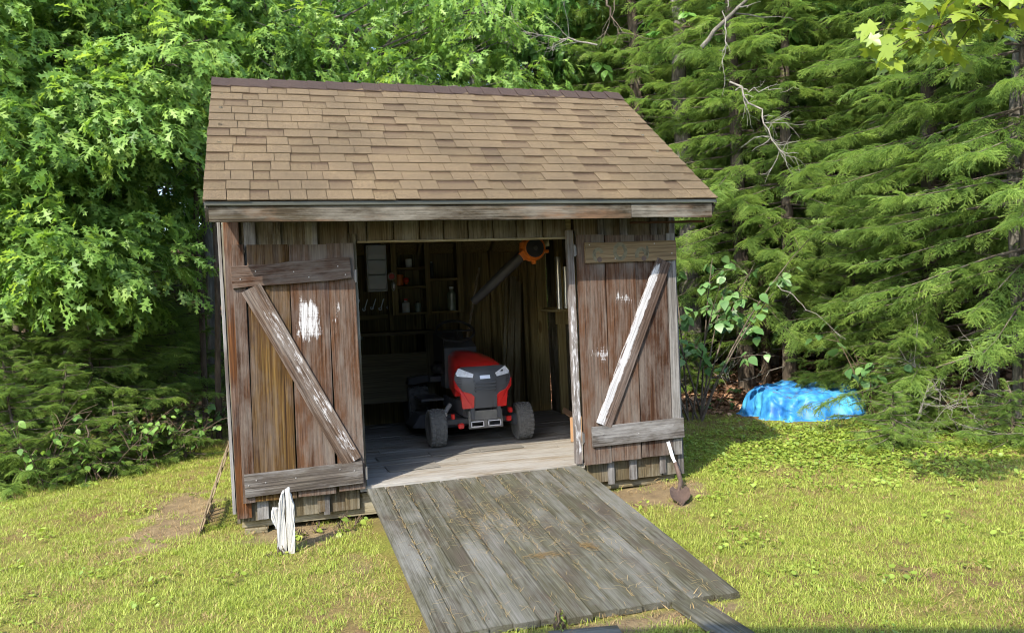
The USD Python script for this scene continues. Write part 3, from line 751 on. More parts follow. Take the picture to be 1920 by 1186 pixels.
hl = [(-.215, .70), (-.245, .655), (-.235, .632), (-.11, .617), (-.10, .648)]
patch(hl, .010, .02, 'headlight', M_LENS)
patch([(-x, z) for x, z in hl][::-1], .010, .02, 'headlight', M_LENS)
bp = [(-.262, .60), (-.258, .525), (-.215, .478), (-.200, .345), (-.108, .345), (-.104, .452), (-.13, .478), (-.2, .50), (-.236, .545)]
patch(bp, .012, .05, 'bumper_corner', M_RED)
patch([(-x, z) for x, z in bp][::-1], .012, .05, 'bumper_corner', M_RED)
patch([(-.104, .355), (.104, .355), (.104, .445), (-.104, .445)], .004, .02, 'bumper_centre', M_BLACK)
patch([(-.096, .485), (.096, .485), (.105, .594), (-.105, .594)], .003, .01, 'grille_recess', M_SEAT)
for z in (.505, .534, .563):
    patch([(-.092, z), (.092, z), (.096, z + .012), (-.096, z + .012)], .016, .02, 'grille_slat', M_DKGREY)
patch([(-.046, .603), (.046, .603), (.046, .633), (-.046, .633)], .008, .012, 'badge', M_BADGE)
for s in (-1, 1):
    for k in range(4):
        z = .54 + k * .022
        q = [(s * .205, z), (s * .243, z + .004), (s * .243, z + .012), (s * .205, z + .008)]
        patch(q if s > 0 else q[::-1], .005, .006, 'side_vent', M_SEAT)
# weight plate under the nose with two openings
pl = [box(0, -.215, .278, .31, .012, .085, .002), box(-.148, -.222, .205, .016, .012, .07, .002), box(.148, -.222, .205, .016, .012, .07, .002), box(0, -.222, .205, .03, .012, .07, .002), box(0, -.225, .172, .312, .012, .012, .002)]
put('front_bracket', join(pl), M_PLATE, mower)
fr = []
for cx in (-.078, .078):
    for dx in (-.055, .055):
        fr.append(box(cx + dx, -.23, .205, .007, .012, .05))
    for dz in (-.022, .022):
        fr.append(box(cx, -.23, .205 + dz, .115, .012, .007))
put('bracket_rim', join(fr), M_BADGE, mower)
put('front_axle', join([box(0, 0, .21, .66, .05, .05, .006), box(-.33, 0, .19, .05, .06, .1, .006), box(.33, 0, .19, .05, .06, .1, .006), tube([(-.3, .09, .17), (.3, .09, .17)], .01)]), M_BLACK, mower)
put('frame', join([box(-.12, .35, .30, .03, 1.2, .1), box(.12, .35, .30, .03, 1.2, .1), box(0, .05, .33, .34, .3, .16, .02)]), M_BLACK, mower)
for x, z, w in ((-.27, .27, .03), (.262, .29, .035), (.245, .215, .045), (-.2, .18, .05)):
    put('red_bracket', box(x, -.10, z, w, .05, .045, .006), M_RED, mower)


def wheel(x, y, r, w, name='front_wheel', blocks=24):
    h = holder(mower, name)
    c = np.array([x, y, r])
    pr = [(r * .52, -w * .40), (r * .66, -w * .50), (r * .84, -w * .50), (r * .945, -w * .40), (r * .975, -w * .2), (r * .98, 0), (r * .975, w * .2), (r * .945, w * .40), (r * .84, w * .50), (r * .66, w * .50), (r * .52, w * .40)]
    put('tyre', revolve(pr, 0, c, 40), M_RUBBER, h, smooth=40)
    tr = []
    for k in range(blocks):
        for q, row in enumerate((-.36, -.12, .12, .36)):
            a = 2 * math.pi * (k + .5 * (q % 2)) / blocks
            bl = .62 * 2 * math.pi * r / blocks
            v, f = box(0, 0, r * .985, w * .19, bl, r * .06, .003)
            if abs(row) > .3:
                v[:, 2] -= r * .022
            R = Rotation.from_euler('x', -a).as_matrix()
            tr.append((v @ R.T + c + (row * w, 0, 0), f))
    put('tread', join(tr), M_RUBBER, h, kind='stuff')
    s = -1 if x < 0 else 1
    put('rim', revolve([(.001, s * w * .2), (r * .2, s * w * .22), (r * .35, s * w * .12), (r * .52, s * w * .38), (r * .54, s * w * .42), (r * .54, -s * w * .4), (r * .3, -s * w * .3), (.001, -s * w * .3)], 0, c, 24), M_PLATE, h, smooth=40)


for s in (-1, 1):
    wheel(s * .405, 0, .168, .15)
    wheel(s * .37, 1.22, .25, .22, 'rear_wheel', 20)
put('dashboard', hull([(-.16, .66, .84), (.16, .66, .84), (-.17, .66, .45), (.17, .66, .45), (-.14, .80, .93), (.14, .80, .93), (-.17, .88, .45), (.17, .88, .45)]), M_BLACK, mower)
a = np.linspace(0, 2 * np.pi, 29)
ring_ = np.c_[.19 * np.cos(a), .86 + .16 * np.sin(a), 1.0 + .10 * np.sin(a)]
put('steering_wheel', join([tube(ring_, .014, 8, cap=False), tube([(0, .76, .9), (0, .86, 1.0)], .018), tube([(-.18, .86, 1.0), (.18, .86, 1.0)], .011), tube([(0, .86, 1.0), (0, .72, .91)], .011)]), M_SEAT, mower)
put('seat', join([box(0, 1.15, .62, .44, .42, .1, .03), hull([(-.21, 1.3, .64), (.21, 1.3, .64), (-.2, 1.42, 1.0), (.2, 1.42, 1.0), (-.21, 1.37, .62), (.21, 1.37, .62), (-.17, 1.47, .98), (.17, 1.47, .98)])]), M_SEAT, mower)
put('fender', join([hull([(s * .25, .95, .5), (s * .49, .95, .48), (s * .25, 1.5, .52), (s * .49, 1.5, .5), (s * .27, 1.0, .56), (s * .47, 1.0, .54), (s * .27, 1.45, .58), (s * .47, 1.45, .56)]) for s in (-1, 1)] + [box(0, 1.22, .52, .55, .6, .06, .01)]), M_BLACK, mower)
put('footrest', join([box(-.33, .72, .36, .22, .42, .02), box(.33, .72, .36, .22, .42, .02)]), M_BLACK, mower)
put('mower_deck', hull([(-.53, .55, .10), (.53, .55, .10), (-.53, .95, .10), (.53, .95, .10), (-.3, .4, .1), (.3, .4, .1), (-.3, 1.05, .1), (.3, 1.05, .1), (-.45, .55, .22), (.45, .55, .22), (-.45, .9, .22), (.45, .9, .22), (-.25, .45, .22), (.25, .45, .22)]), M_BLACK, mower)
put('exhaust', tube([(-.26, .05, .36), (-.32, .0, .30), (-.33, -.06, .285)], .02, 10), M_STEEL, mower)

# ---------------------------------------------------------------- things kept in the shed
# leaf blower hanging from the rafters
bl = thing('leaf_blower', 'orange leaf blower with a long black tube hanging from the rafters', 'leaf blower', (.95, 1.3, 1.76))
put('fan_housing', revolve([(.06, -.075), (.1, -.07), (.118, -.03), (.118, .05), (.09, .09), (.02, .1)], 1, np.zeros(3), 28), M_ORANGE, bl, smooth=35)
put('fan_cover', revolve([(.001, -.086), (.03, -.088), (.032, -.082), (.082, -.08), (.088, -.07), (.02, -.065)], 1, np.zeros(3), 28), M_SEAT, bl)
put('hub', revolve([(.001, -.1), (.018, -.098), (.022, -.086), (.001, -.085)], 1, np.zeros(3), 16), M_PLATE, bl)
put('outlet', hull([(-.05, -.06, .03), (-.05, .05, .03), (-.02, -.06, -.09), (-.02, .05, -.09), (-.15, -.05, -.045), (-.15, .05, -.045), (-.10, -.05, -.11), (-.10, .05, -.11)]), M_ORANGE, bl)
put('handle', tube([(-.06, 0, .1), (-.03, 0, .17), (.06, 0, .17), (.1, 0, .08)], .02, 8), M_ORANGE, bl)
for lug in (box(.12, -.02, -.03, .05, .05, .03, .005), box(.0, -.02, -.125, .03, .05, .04, .005), box(-.1, -.02, .03, .06, .05, .05, .005)):
    put('housing_lug', lug, M_ORANGE, bl)
put('blower_tube', tube([(-.11, 0, -.06), (-.2, .05, -.15), (-.36, .15, -.31), (-.52, .28, -.47)], [.05, .05, .048, .04], 14), M_SEAT, bl, smooth=40)
put('hanging_hook', tube([(.02, 0, .17), (.02, 0, .60), (.02, .08, .72)], .006, 6), M_STEEL, bl)
# wall rack of bins
BWY = Y1 - .021
bins = thing('bin_rack', 'white plastic rack of three tilting bins on the back wall', 'storage rack', (-.308, BWY - .11, 1.453))
put('rack_frame', join([box(-.1, 0, .243, .014, .17, .49, .003), box(.1, 0, .243, .014, .17, .49, .003), box(0, 0, .003, .21, .17, .014), box(0, 0, .485, .21, .17, .014), box(0, .08, .243, .2, .01, .48)]), M_WHITEP, bins)
for k in range(3):
    z = .015 + k * .157
    put('bin', hull([(-.09, -.082, z + .005), (.09, -.082, z + .005), (-.09, -.10, z + .145), (.09, -.10, z + .145), (-.09, -.05, z + .005), (.09, -.05, z + .005), (-.09, -.088, z + .147), (.09, -.088, z + .147), (-.09, -.098, z + .06), (.09, -.098, z + .06)]), M_WHITEP, bins)
    put('bin_lip', box(0, -.105, z + .148, .185, .014, .012, .002), M_WHITEP, bins)
# wrenches
for k in range(4):
    wx = -.50 + k * .088
    L = .115 - .012 * (k % 2)
    wr = thing('wrench', ('leftmost open ended wrench, half hidden by the left door', 'second open ended wrench from the left under the bin rack', 'third open ended wrench from the left under the bin rack', 'rightmost open ended wrench under the bin rack')[k], 'wrench', (wx, BWY - .018, 1.375), 0, 'row of four wrenches under the white bin rack')
    put('handle', box(.012, 0, -L / 2, .012, .006, L, .002), M_STEEL, wr, M=np.vstack([np.c_[Rotation.from_euler('y', -20, degrees=True).as_matrix(), [0, 0, 0]], [0, 0, 0, 1]]))
    th = np.radians(np.linspace(-60, 240, 14)); cx, cz = .055, -L * .98
    o = [(cx + .019 * math.cos(t), cz + .019 * math.sin(t)) for t in th + math.radians(180)]
    i_ = [(cx + .010 * math.cos(t), cz + .010 * math.sin(t)) for t in th + math.radians(180)]
    vv = np.array([(p[0], s, p[1]) for s in (-.003, .003) for p in o + i_]); n = 14
    ff = []
    for q in range(n - 1):
        ff += [(q, q + 1, n + q + 1), (q, n + q + 1, n + q), (2 * n + q, 3 * n + q + 1, 2 * n + q + 1), (2 * n + q, 3 * n + q, 3 * n + q + 1), (q, 2 * n + q + 1, q + 1), (q, 2 * n + q, 2 * n + q + 1)]
    put('jaw', (vv, np.array(ff)), M_STEEL, wr)
# open shelf unit
CY = BWY - .13
cab = thing('shelf_unit', 'open wooden shelf unit with five compartments on the back wall', 'shelf', (0, CY, 1.185))
for x, w in ((-.135, .06), (.228, .055), (.585, .06)):
    board(cab, 'upright', (x, -.12, 0), (x, -.12, .79), (1, 0, 0), w, .022, W_INSIDE, segs=1)
    board(cab, 'side_panel', (x, .01, 0), (x, .01, .79), (0, 1, 0), .22, .02, W_INSIDE, segs=1)
for xa, xb, z in ((-.125, .22, .01), (.235, .575, .01), (-.125, .22, .78), (.235, .575, .78), (-.125, .22, .295), (-.125, .22, .5), (.235, .575, .37)):
    board(cab, 'shelf_board', (xa, 0, z), (xb, 0, z), (0, 1, 0), .24, .022, W_INSIDE, segs=1)


def can(name, label, cat, x, z, r, h, mat, y=CY - .04, capm=None, neck=False):
    t = thing(name, label, cat, (x, y, z))
    pr = [(r * .96, 0), (r, .004), (r, h * .8), (r * (.5 if neck else .98), h * (.9 if neck else .97)), (r * (.42 if neck else .9), h)]
    put('body', revolve([(.001, 0)] + pr + [(.001, h)], 2, np.zeros(3), 18), mat, t, smooth=40)
    if capm is not None:
        put('cap', revolve([(.001, h), (r * .5, h), (r * .5, h + r * .5), (.001, h + r * .5)], 2, np.zeros(3), 14), capm, t)
    return t


can('tin_can', 'pale tin can on the top left shelf of the shelf unit', 'can', .04, 1.698, .035, .09, M_WHITEP)
can('oil_bottle', 'white bottle with a red base on the lowest left shelf', 'bottle', -.01, 1.208, .042, .13, M_WHITEP, neck=True, capm=M_REDP)
can('spray_bottle', 'tall pale bottle in the lower right shelf compartment', 'bottle', .5, 1.208, .05, .24, M_GLASSJ, neck=True, capm=M_WHITEP)
can('glass_jar', 'dark glass jar on the middle of the lowest left shelf', 'jar', .12, 1.208, .035, .1, M_GLASSJ, capm=M_RUST)
can('cartridge', 'thin pale cartridge standing on the right shelf beside the divider', 'cartridge', .29, 1.57, .022, .17, M_GREYP, capm=M_WHITEP)
can('orange_canister', 'orange canister with a red end on the middle left shelf', 'canister', -.07, 1.5, .05, .12, M_ORANGE)
rb = thing('red_ball', 'bright red ball shaped cap on the middle left shelf', 'cap', (-.01, CY - .13, 1.555))
sph = trimesh.creation.icosphere(2, .033)
put('ball', (sph.vertices, sph.faces), M_REDP, rb, smooth=True)
put('ball_neck', tube([(0, 0, -.03), (0, 0, -.045)], .014, 10), M_ORANGE, rb)
rl = thing('tape_reel', 'round red and tan tape reel hung left of the shelf unit', 'reel', (-.165, CY - .135, 1.60))
put('reel_rim', revolve([(.022, -.012), (.045, -.012), (.045, .012), (.022, .012)], 1, np.zeros(3), 22), M_POLE if False else W_POLE, rl)
put('reel_face', revolve([(.001, -.016), (.03, -.016), (.03, -.011), (.001, -.011)], 1, np.zeros(3), 18), M_REDP, rl)
hk = thing('hose_nozzle', 'small silver hose nozzle hanging below the tape reel', 'nozzle', (-.15, CY - .14, 1.49))
put('nozzle_body', revolve([(.001, .05), (.022, .05), (.028, .02), (.016, -.02), (.001, -.02)], 2, np.zeros(3), 14), M_GALV, hk)
put('nozzle_lever', join([tube([(-.02, 0, -.01), (0, 0, -.045)], .005), tube([(.02, 0, -.01), (0, 0, -.045)], .005)]), M_TAPE, hk)
# workbench on the left
wb = thing('workbench', 'dark wooden workbench along the back left of the shed', 'workbench', (-.62, Y1 - .38, 0))
for k in range(4):
    board(wb, 'top_board', (-.85, -.24 + k * .14, 1.0), (.82, -.24 + k * .14, 1.0), (0, 1, 0), .136, .035, W_BENCH, segs=1)
for x in (-.8, .76):
    for yv in (-.25, .2):
        board(wb, 'leg', (x, yv, 0), (x, yv, .98), (1, 0, 0), .08, .08, W_BENCH, segs=1)
board(wb, 'front_panel', (-.75, -.28, .55), (.72, -.28, .55), V, .5, .015, W_BENCH, segs=1)
bin_ = thing('waste_bin', 'grey plastic bin standing just inside left of the doorway', 'bin', (-.80, 2.05, 0))
put('bin_body', revolve([(.001, 0), (.17, 0), (.19, .5), (.205, .98), (.195, .98), (.17, .05), (.001, .05)], 2, np.zeros(3), 28), M_GREYP, bin_, smooth=40)
put('bin_rim', revolve([(.2, .96), (.225, .965), (.225, 1.0), (.2, 1.0)], 2, np.zeros(3), 28), M_GREYP, bin_, smooth=40)
# poles, planks
for k, (A, B, r, lab) in enumerate((((.40, 2.62, 0.02), (.845, 2.93, 1.66), .014, 'pale wooden pole, longer of two leaning behind the mower'), ((.43, 2.64, .02), (.80, 2.92, 1.5), .011, 'thin pale pole, shorter of two leaning behind the mower'))):
    t = thing('pole', lab, 'pole', A)
    d = np.array(B) - A
    put('shaft', tube([d * s for s in (0, .5, 1)], r, 8), W_POLE, t, smooth=40)
    put('pole_tip', tube([d, d * 1.008], r * .8, 8), M_STEEL, t)
for k, (A, B, w, lab) in enumerate((((1.0, 2.55, .02), (1.24, 2.93, 1.56), .075, 'narrow brown plank, left one of a pair leaning on the back wall'), ((1.10, 2.56, .02), (1.30, 2.93, 1.5), .07, 'narrow brown plank, right one of a pair leaning on the back wall'), ((.93, 2.5, .02), (1.17, 2.95, 1.62), .03, 'thin dark green stake leaning beside the narrow planks'))):
    t = thing('leaning_plank', lab, 'plank', A)
    d = np.array(B) - A
    board(t, 'plank_board', (0, 0, 0), d, (1, 0, 0), w, .025, W_POLE if k < 0 else W_BEAM, segs=2)
sh = thing('wall_shelf', 'small dark shelf on the right wall holding two shiny pipes', 'shelf', (X1 - .2, 1.85, 1.17))
board(sh, 'shelf_board', (-.07, -.3, 0), (-.07, .3, 0), (1, 0, 0), .3, .025, W_INSIDE, segs=1)
for yv in (-.2, .2):
    board(sh, 'shelf_bracket', (-.02, yv, -.15), (-.02, yv, -.013), (1, 0, 0), .14, .03, W_INSIDE, segs=1)
for k, (x, yv, h, lab) in enumerate(((X1 - .34, 1.77, .52, 'shiny steel pipe, left of two on the wall shelf'), (X1 - .255, 1.8, .42, 'shiny steel pipe, shorter right one on the wall shelf'))):
    t = thing('steel_pipe', lab, 'pipe', (x, yv, 1.184))
    put('pipe', tube([(0, 0, 0), (0, 0, h)], .026 - .006 * k, 16), M_GALV, t, smooth=40)
    put('collar', tube([(0, 0, h - .03), (0, 0, h)], .03 - .006 * k, 16), M_STEEL, t)
cb = thing('cardboard_box', 'brown cardboard box on the floor behind the right door jamb', 'box', (1.3, .98, .002), -24)
put('box_body', box(0, 0, .11, .30, .34, .22), M_CARD, cb)
put('box_flap', hull([(-.15, -.16, .22), (-.15, .16, .22), (-.22, -.16, .27), (-.22, .16, .27), (-.15, -.16, .224), (-.15, .16, .224)]), M_CARD, cb)
put('box_flap', hull([(.15, -.16, .22), (.15, .16, .22), (.25, -.16, .2), (.25, .16, .2), (.15, -.16, .224), (.15, .16, .224)]), M_CARD, cb)
hs = thing('garden_hose', 'thin green cable looping down the right inside wall', 'hose', (X1 - .13, 1.5, .2))
tt = np.linspace(0, 1, 26)
put('hose_loop', tube(np.c_[-.02 - .08 * np.sin(tt * np.pi), .12 * np.sin(tt * 2 * np.pi) - .1, .62 - .52 * np.sin(tt * np.pi)], .008, 6), M_GREENP, hs, smooth=True)
put('hose_hook', tube([(.05, -.1, .64), (-.03, -.1, .62), (-.035, -.1, .65)], .006), M_STEEL, hs)

# ---------------------------------------------------------------- vegetation
YAW = .2904787


def ray(px, d):
    """Point on the ground plan: a bearing (in the old photo's columns, 960 = straight ahead) and a distance in metres."""
    a = YAW + math.atan((px - 960) / 1503.4)
    return np.array([EYE[0] + d * math.sin(a), EYE[1] + d * math.cos(a)])


def height(py, d):
    return EYE[2] + (560 - py) / 1503.4 * d


def leaf_mat(name, dark, mid, light, trans, gloss=.4, tmix=.35, spec=.4):
    n = {'tc': ('texture_coordinate', {}), 'su': ('separate_xyz', {}), 'oi': ('object_info', {}), 'a': ('math', {'math_type': 'multiply_add', 'value2': .4}), 'b': ('math', {'math_type': 'multiply', 'value2': .6}),
         'r': ('rgb_ramp', {'ramp': [(.1, dark), (.5, mid), (.9, light)]}), 'p': ('principled_bsdf', {'roughness': gloss, 'specular_ior_level': spec}),
         'ht': ('mix_color', {'blend_type': 'multiply', 'fac': 1.0, 'b': trans}), 't': ('translucent_bsdf', {}), 'm': ('mix_closure', {'fac': tmix})}
    l = [('tc.UV', 'su.vector'), ('su.x', 'b.value1'), ('oi.random', 'a.value1'), ('b.value', 'a.value3'), ('a.value', 'r.fac'), ('r.color', 'p.base_color'), ('r.color', 'ht.a'), ('ht.result', 't.color'),
         ('p.BSDF', 'm.closure1'), ('t.BSDF', 'm.closure2')]
    return usdkit.material(stage, '/World/Looks/' + name, n, l, surface='m.closure')


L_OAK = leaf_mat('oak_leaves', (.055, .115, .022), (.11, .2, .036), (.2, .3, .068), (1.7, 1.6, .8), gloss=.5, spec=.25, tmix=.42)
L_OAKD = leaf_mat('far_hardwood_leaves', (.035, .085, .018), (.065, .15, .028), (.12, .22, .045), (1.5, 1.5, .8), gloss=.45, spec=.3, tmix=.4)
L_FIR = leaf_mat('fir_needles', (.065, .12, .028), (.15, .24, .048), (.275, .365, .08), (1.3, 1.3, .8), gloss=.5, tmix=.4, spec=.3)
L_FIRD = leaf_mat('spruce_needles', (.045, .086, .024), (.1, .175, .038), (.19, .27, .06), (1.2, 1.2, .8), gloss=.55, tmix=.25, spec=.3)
L_MAPLE = leaf_mat('maple_leaves', (.1, .15, .018), (.14, .2, .022), (.18, .24, .03), (1.5, 1.3, .6), gloss=.4, tmix=.4)
L_SHRUB = leaf_mat('shrub_leaves', (.05, .115, .035), (.085, .17, .05), (.13, .22, .07), (1.6, 1.5, .8), gloss=.45, tmix=.3)
L_GRASS = leaf_mat('grass_blades', (.12, .172, .022), (.205, .25, .036), (.3, .32, .08), (1.3, 1.2, .7), gloss=.5, tmix=.3, spec=.2)
L_DRY = leaf_mat('dry_grass', (.1, .06, .03), (.19, .13, .06), (.3, .23, .115), (1, 1, 1), gloss=.7, tmix=.1, spec=.1)
L_CLOVER = leaf_mat('clover_leaves', (.1, .16, .022), (.17, .23, .032), (.25, .31, .06), (1.4, 1.3, .6), gloss=.4, tmix=.3)
L_LITTER = leaf_mat('leaf_litter', (.09, .05, .03), (.22, .125, .075), (.38, .25, .165), (1, 1, 1), gloss=.7, tmix=.05, spec=.1)
L_NEEDLE = leaf_mat('fallen_pine_needles', (.13, .085, .035), (.24, .18, .08), (.32, .26, .13), (1, 1, 1), gloss=.6, tmix=.05, spec=.2)


def bark(name, a, b, c, scale=1.0):
    n = {'ge': ('texture_coordinate', {}), 'm': ('mapping', {'scale': (14 * scale, 14 * scale, 3 * scale)}), 'n': ('noise_texture', {'scale': 1.0, 'detail': 7.0, 'roughness': .7}), 'v': ('voronoi_texture', {'scale': 1.6}),
         'r': ('rgb_ramp', {'ramp': [(.3, a), (.52, b), (.72, c)]}), 'bu': ('bump', {'strength': .9, 'distance': .02}), 'p': ('principled_bsdf', {'roughness': .9, 'specular_ior_level': .15})}
    return usdkit.material(stage, '/World/Looks/' + name, n, [('ge.object', 'm.vector'), ('m.vector', 'n.vector'), ('m.vector', 'v.vector'), ('n.fac', 'r.fac'), ('r.color', 'p.base_color'), ('n.fac', 'bu.height'), ('bu.normal', 'p.normal')], surface='p.BSDF')


B_DARK = bark('dark_bark', (.03, .024, .018), (.075, .06, .045), (.14, .12, .095))
B_GREY = bark('grey_bark', (.04, .036, .03), (.1, .092, .078), (.19, .18, .155))
B_PALE = bark('pale_dead_wood', (.07, .063, .05), (.15, .14, .12), (.25, .235, .21), 2.0)
B_BROWN = bark('brown_bark', (.03, .021, .014), (.07, .05, .034), (.13, .095, .07))

OAK_OUT = [(0, .012), (.2, .05), (.36, .22), (.36, .065), (.52, .10), (.66, .31), (.64, .08), (.78, .09), (.86, .21), (.87, .06), (1, .0)]
OVATE = [(0, .015), (.12, .2), (.3, .34), (.52, .35), (.78, .19), (1, 0)]
HEART = [(0, .02), (.0, .2), (.2, .42), (.45, .42), (.75, .22), (1, 0)]


def leaf(out, L, fold=.25, curl=.3, r=None, wide=1.0):
    o = np.array(out)
    t, w = o[:, 0], o[:, 1] * wide
    mid = np.c_[t, 0 * t, -curl * t ** 2]
    top = np.c_[t, w, -curl * t ** 2 + fold * w - .2 * w * t]
    bot = np.c_[t, -w, -curl * t ** 2 + fold * w - .2 * w * t]
    v = np.vstack([mid, top, bot]) * L
    n = len(o); f = []
    for i in range(n - 1):
        f += [(i, i + 1, n + i + 1), (i, n + i + 1, n + i), (i + 1, i, 2 * n + i), (i + 1, 2 * n + i, 2 * n + i + 1)]
    f = [q for q in f if True]
    return v, np.array(f)


MAPLE_OUT = np.array([(0, 0), (-.04, .14), (-.12, .40), (.06, .36), (.16, .27), (.34, .62), (.44, .50), (.62, .58), (.56, .26), (.70, .24), (1, 0)])


def maple_leaf(L, fold=.2, curl=.3):
    o = MAPLE_OUT
    full = np.vstack([o, (o[1:-1] * (1, -1))[::-1]])
    c = np.array([[.28, 0]])
    p = np.vstack([c, full])
    z = fold * np.abs(p[:, 1]) - curl * np.clip(p[:, 0], 0, 2) ** 2 - .25 * p[:, 1] ** 2
    v = np.c_[p, z] * L
    n = len(full)
    return v, np.array([(0, 1 + i, 1 + (i + 1) % n) for i in range(n)])


def frame(x, zhint):
    x = unit(x); y = np.cross(zhint, x)
    if np.linalg.norm(y) < 1e-4:
        y = np.cross([1, 0, 0], x)
    y = unit(y)
    return np.stack([x, y, np.cross(x, y)], 1)   # columns


def leafy_twig(seed, n, L, sizes, out, stem=.0022, droop=.5, spread=70):
    r = np.random.default_rng(seed)
    pts = np.array([(L * s, .04 * L * math.sin(3 * s + seed), -.25 * L * s * s) for s in np.linspace(0, 1, 4)])
    V_, F_, U_ = [], [], []
    v, f = tube(pts, [stem, stem * .8, stem * .6, stem * .4], 3, cap=False)
    V_.append(v); F_.append(f); U_.append(np.zeros(len(v))); c = len(v)
    for k in range(n):
        s = .35 + .65 * (k + r.random()) / n if k < n - 3 else 1.0
        p = np.array([L * s, .04 * L * math.sin(3 * s + seed), -.25 * L * s * s])
        az = math.radians(r.uniform(-spread, spread) + (0 if k % 2 else 0)) + (math.pi if False else 0)
        az = math.radians(r.uniform(15, spread)) * (1 if k % 2 else -1)
        el = -r.uniform(.1, droop + .35)
        d = np.array([math.cos(az), math.sin(az), el])
        R = frame(d, unit((r.normal(0, .35), r.normal(0, .35), 1)))
        size = r.uniform(*sizes)
        q, f = leaf(out, size, fold=r.uniform(.1, .35), curl=r.uniform(.1, .5), wide=r.uniform(.9, 1.1))
        q = q + (size * .12, 0, 0)
        V_.append(q @ R.T + p); F_.append(f + c); c += len(q)
        U_.append(np.full(len(q), r.random()))
    return np.vstack(V_), np.vstack(F_), np.concatenate(U_)


def fir_spray(seed, L, step, nw, nl, ns=9):
    """A spray of fir: a drooping axis, side twigs that fork once, needles all round each twig but fewer below."""
    r = np.random.default_rng(seed)
    V_, F_, U_ = [], [], []
    cnt = [0]

    def add(v, f, u):
        V_.append(v); F_.append(np.asarray(f) + cnt[0]); U_.append(u); cnt[0] += len(v)

    def twig(p0, d, ln, u0, u1, th, sag):
        d = unit(d); side = unit(np.cross([0, 0, 1], d)); nup = np.cross(d, side)
        pt = lambda s: p0 + d * s + np.array([0, 0, -sag * s * s / max(ln, .05)])
        v, f = tube([pt(0), pt(ln * .5), pt(ln)], [th, th * .8, th * .4], 3, cap=False)
        add(v, f, np.full(len(v), .12))
        m = max(4, int(ln / step * 2))
        s = (np.arange(m) + r.random(m)) / m * ln
        phi = r.normal(0, .75, m) + np.where(r.random(m) < .5, 0, math.pi)      # mostly to the two sides, some up
        phi = np.where(np.sin(phi) < -.3, -phi, phi)
        a = r.uniform(.7, 1.3, m)
        base = p0 + d * s[:, None] + np.c_[0 * s, 0 * s, -sag * s * s / max(ln, .05)]
        rad = side * np.cos(phi)[:, None] + nup * np.sin(phi)[:, None]
        dirn = d * np.cos(a)[:, None] + rad * np.sin(a)[:, None]
        l_ = nl * r.uniform(.65, 1.15, m) * (1 - .35 * (s / ln) ** 3)
        wv = np.cross(dirn, nup) * (nw * .5)
        wv = wv / (np.linalg.norm(wv, axis=1, keepdims=True) + 1e-9) * nw * .5
        tri = np.stack([base - wv, base + wv, base + dirn * l_[:, None]], 1).reshape(-1, 3)
        add(tri, np.arange(3 * m).reshape(-1, 3), np.repeat(np.clip(u0 + (u1 - u0) * (s / ln) ** 1.3 + r.normal(0, .09, m), 0, 1), 3))
        return pt

    ax = twig(np.zeros(3), np.array([1, 0, 0]), L, .15, .9, .0035, .3)
    for k in range(ns):
        s = L * (.05 + .85 * (k + .5 * r.random()) / ns)
        for sg in (-1, 1):
            if r.random() < .1:
                continue
            ln = L * (.40 * (1 - s / L) + .10) * r.uniform(.6, 1.2)
            a = math.radians(r.uniform(35, 65))
            d = np.array([math.cos(a), sg * math.sin(a), r.normal(-.05, .2)])
            pt = twig(ax(s), d, ln, .2 + .25 * s / L, r.uniform(.7, 1.0), .0022, r.uniform(.15, .5))
            if ln > .11:
                for q in (-1, 1):
                    if r.random() < .75:
                        a2 = a * sg + q * math.radians(r.uniform(30, 55))
                        twig(pt(ln * r.uniform(.3, .6)), np.array([math.cos(a2), math.sin(a2), r.normal(-.05, .2)]), ln * r.uniform(.3, .5), .4, r.uniform(.75, 1.0), .0018, .3)
    return np.vstack(V_), np.vstack(F_), np.concatenate(U_)


PROTO = {}


def scatter(path, kind, protos, mat, pos, R, scale, idx):
    """Writes a PointInstancer; its source meshes are defined under the first one of a kind and shared by the rest."""
    pi = UsdGeom.PointInstancer.Define(stage, path)
    if kind not in PROTO:
        PROTO[kind] = []
        for k, (v, f, u) in enumerate(protos):
            m = usdkit.mesh(stage, f'{path}/piece_{k:03d}', (v, f), mat, smooth=True, uv=np.c_[u, u])
            PROTO[kind].append(m.GetPath())
    pi.GetPrototypesRel().SetTargets(PROTO[kind])
    q = Rotation.from_matrix(np.asarray(R)).as_quat()
    pi.CreatePositionsAttr(Vt.Vec3fArray.FromNumpy(np.asarray(pos, np.float32)))
    pi.CreateOrientationsAttr(Vt.QuathArray([Gf.Quath(float(w), float(x), float(y), float(z)) for x, y, z, w in q]))
    s = np.asarray(scale, np.float32)
    pi.CreateScalesAttr(Vt.Vec3fArray.FromNumpy(np.repeat(s[:, None], 3, 1) if s.ndim == 1 else s))
    pi.CreateProtoIndicesAttr(Vt.IntArray.FromNumpy(np.asarray(idx, np.int32)))
    tag(pi.GetPrim(), kind='stuff')
    return pi


OAK_TWIGS = [leafy_twig(k, 9, .30, (.13, .19), OAK_OUT) for k in range(5)]
FAR_TWIGS = [leafy_twig(20 + k, 9, .34, (.10, .17), OVATE if k % 2 else OAK_OUT) for k in range(4)]
FIR_SPRAYS = [fir_spray(40 + k, .40, .0044, .0050, .0175) for k in range(6)]
FAR_SPRAYS = [fir_spray(60 + k, .60, .012, .012, .034, ns=8) for k in range(3)]


def trunk_line(x, y, h, lean=(0, 0), wob=.05, n=9, r=None):
    r = r or rng
    z0 = float(ground_z(x, y)) - .08
    s = np.linspace(0, 1, n)
    p = np.c_[x + lean[0] * s * h + r.normal(0, wob, n) * s, y + lean[1] * s * h + r.normal(0, wob, n) * s, z0 + s * h]
    return p


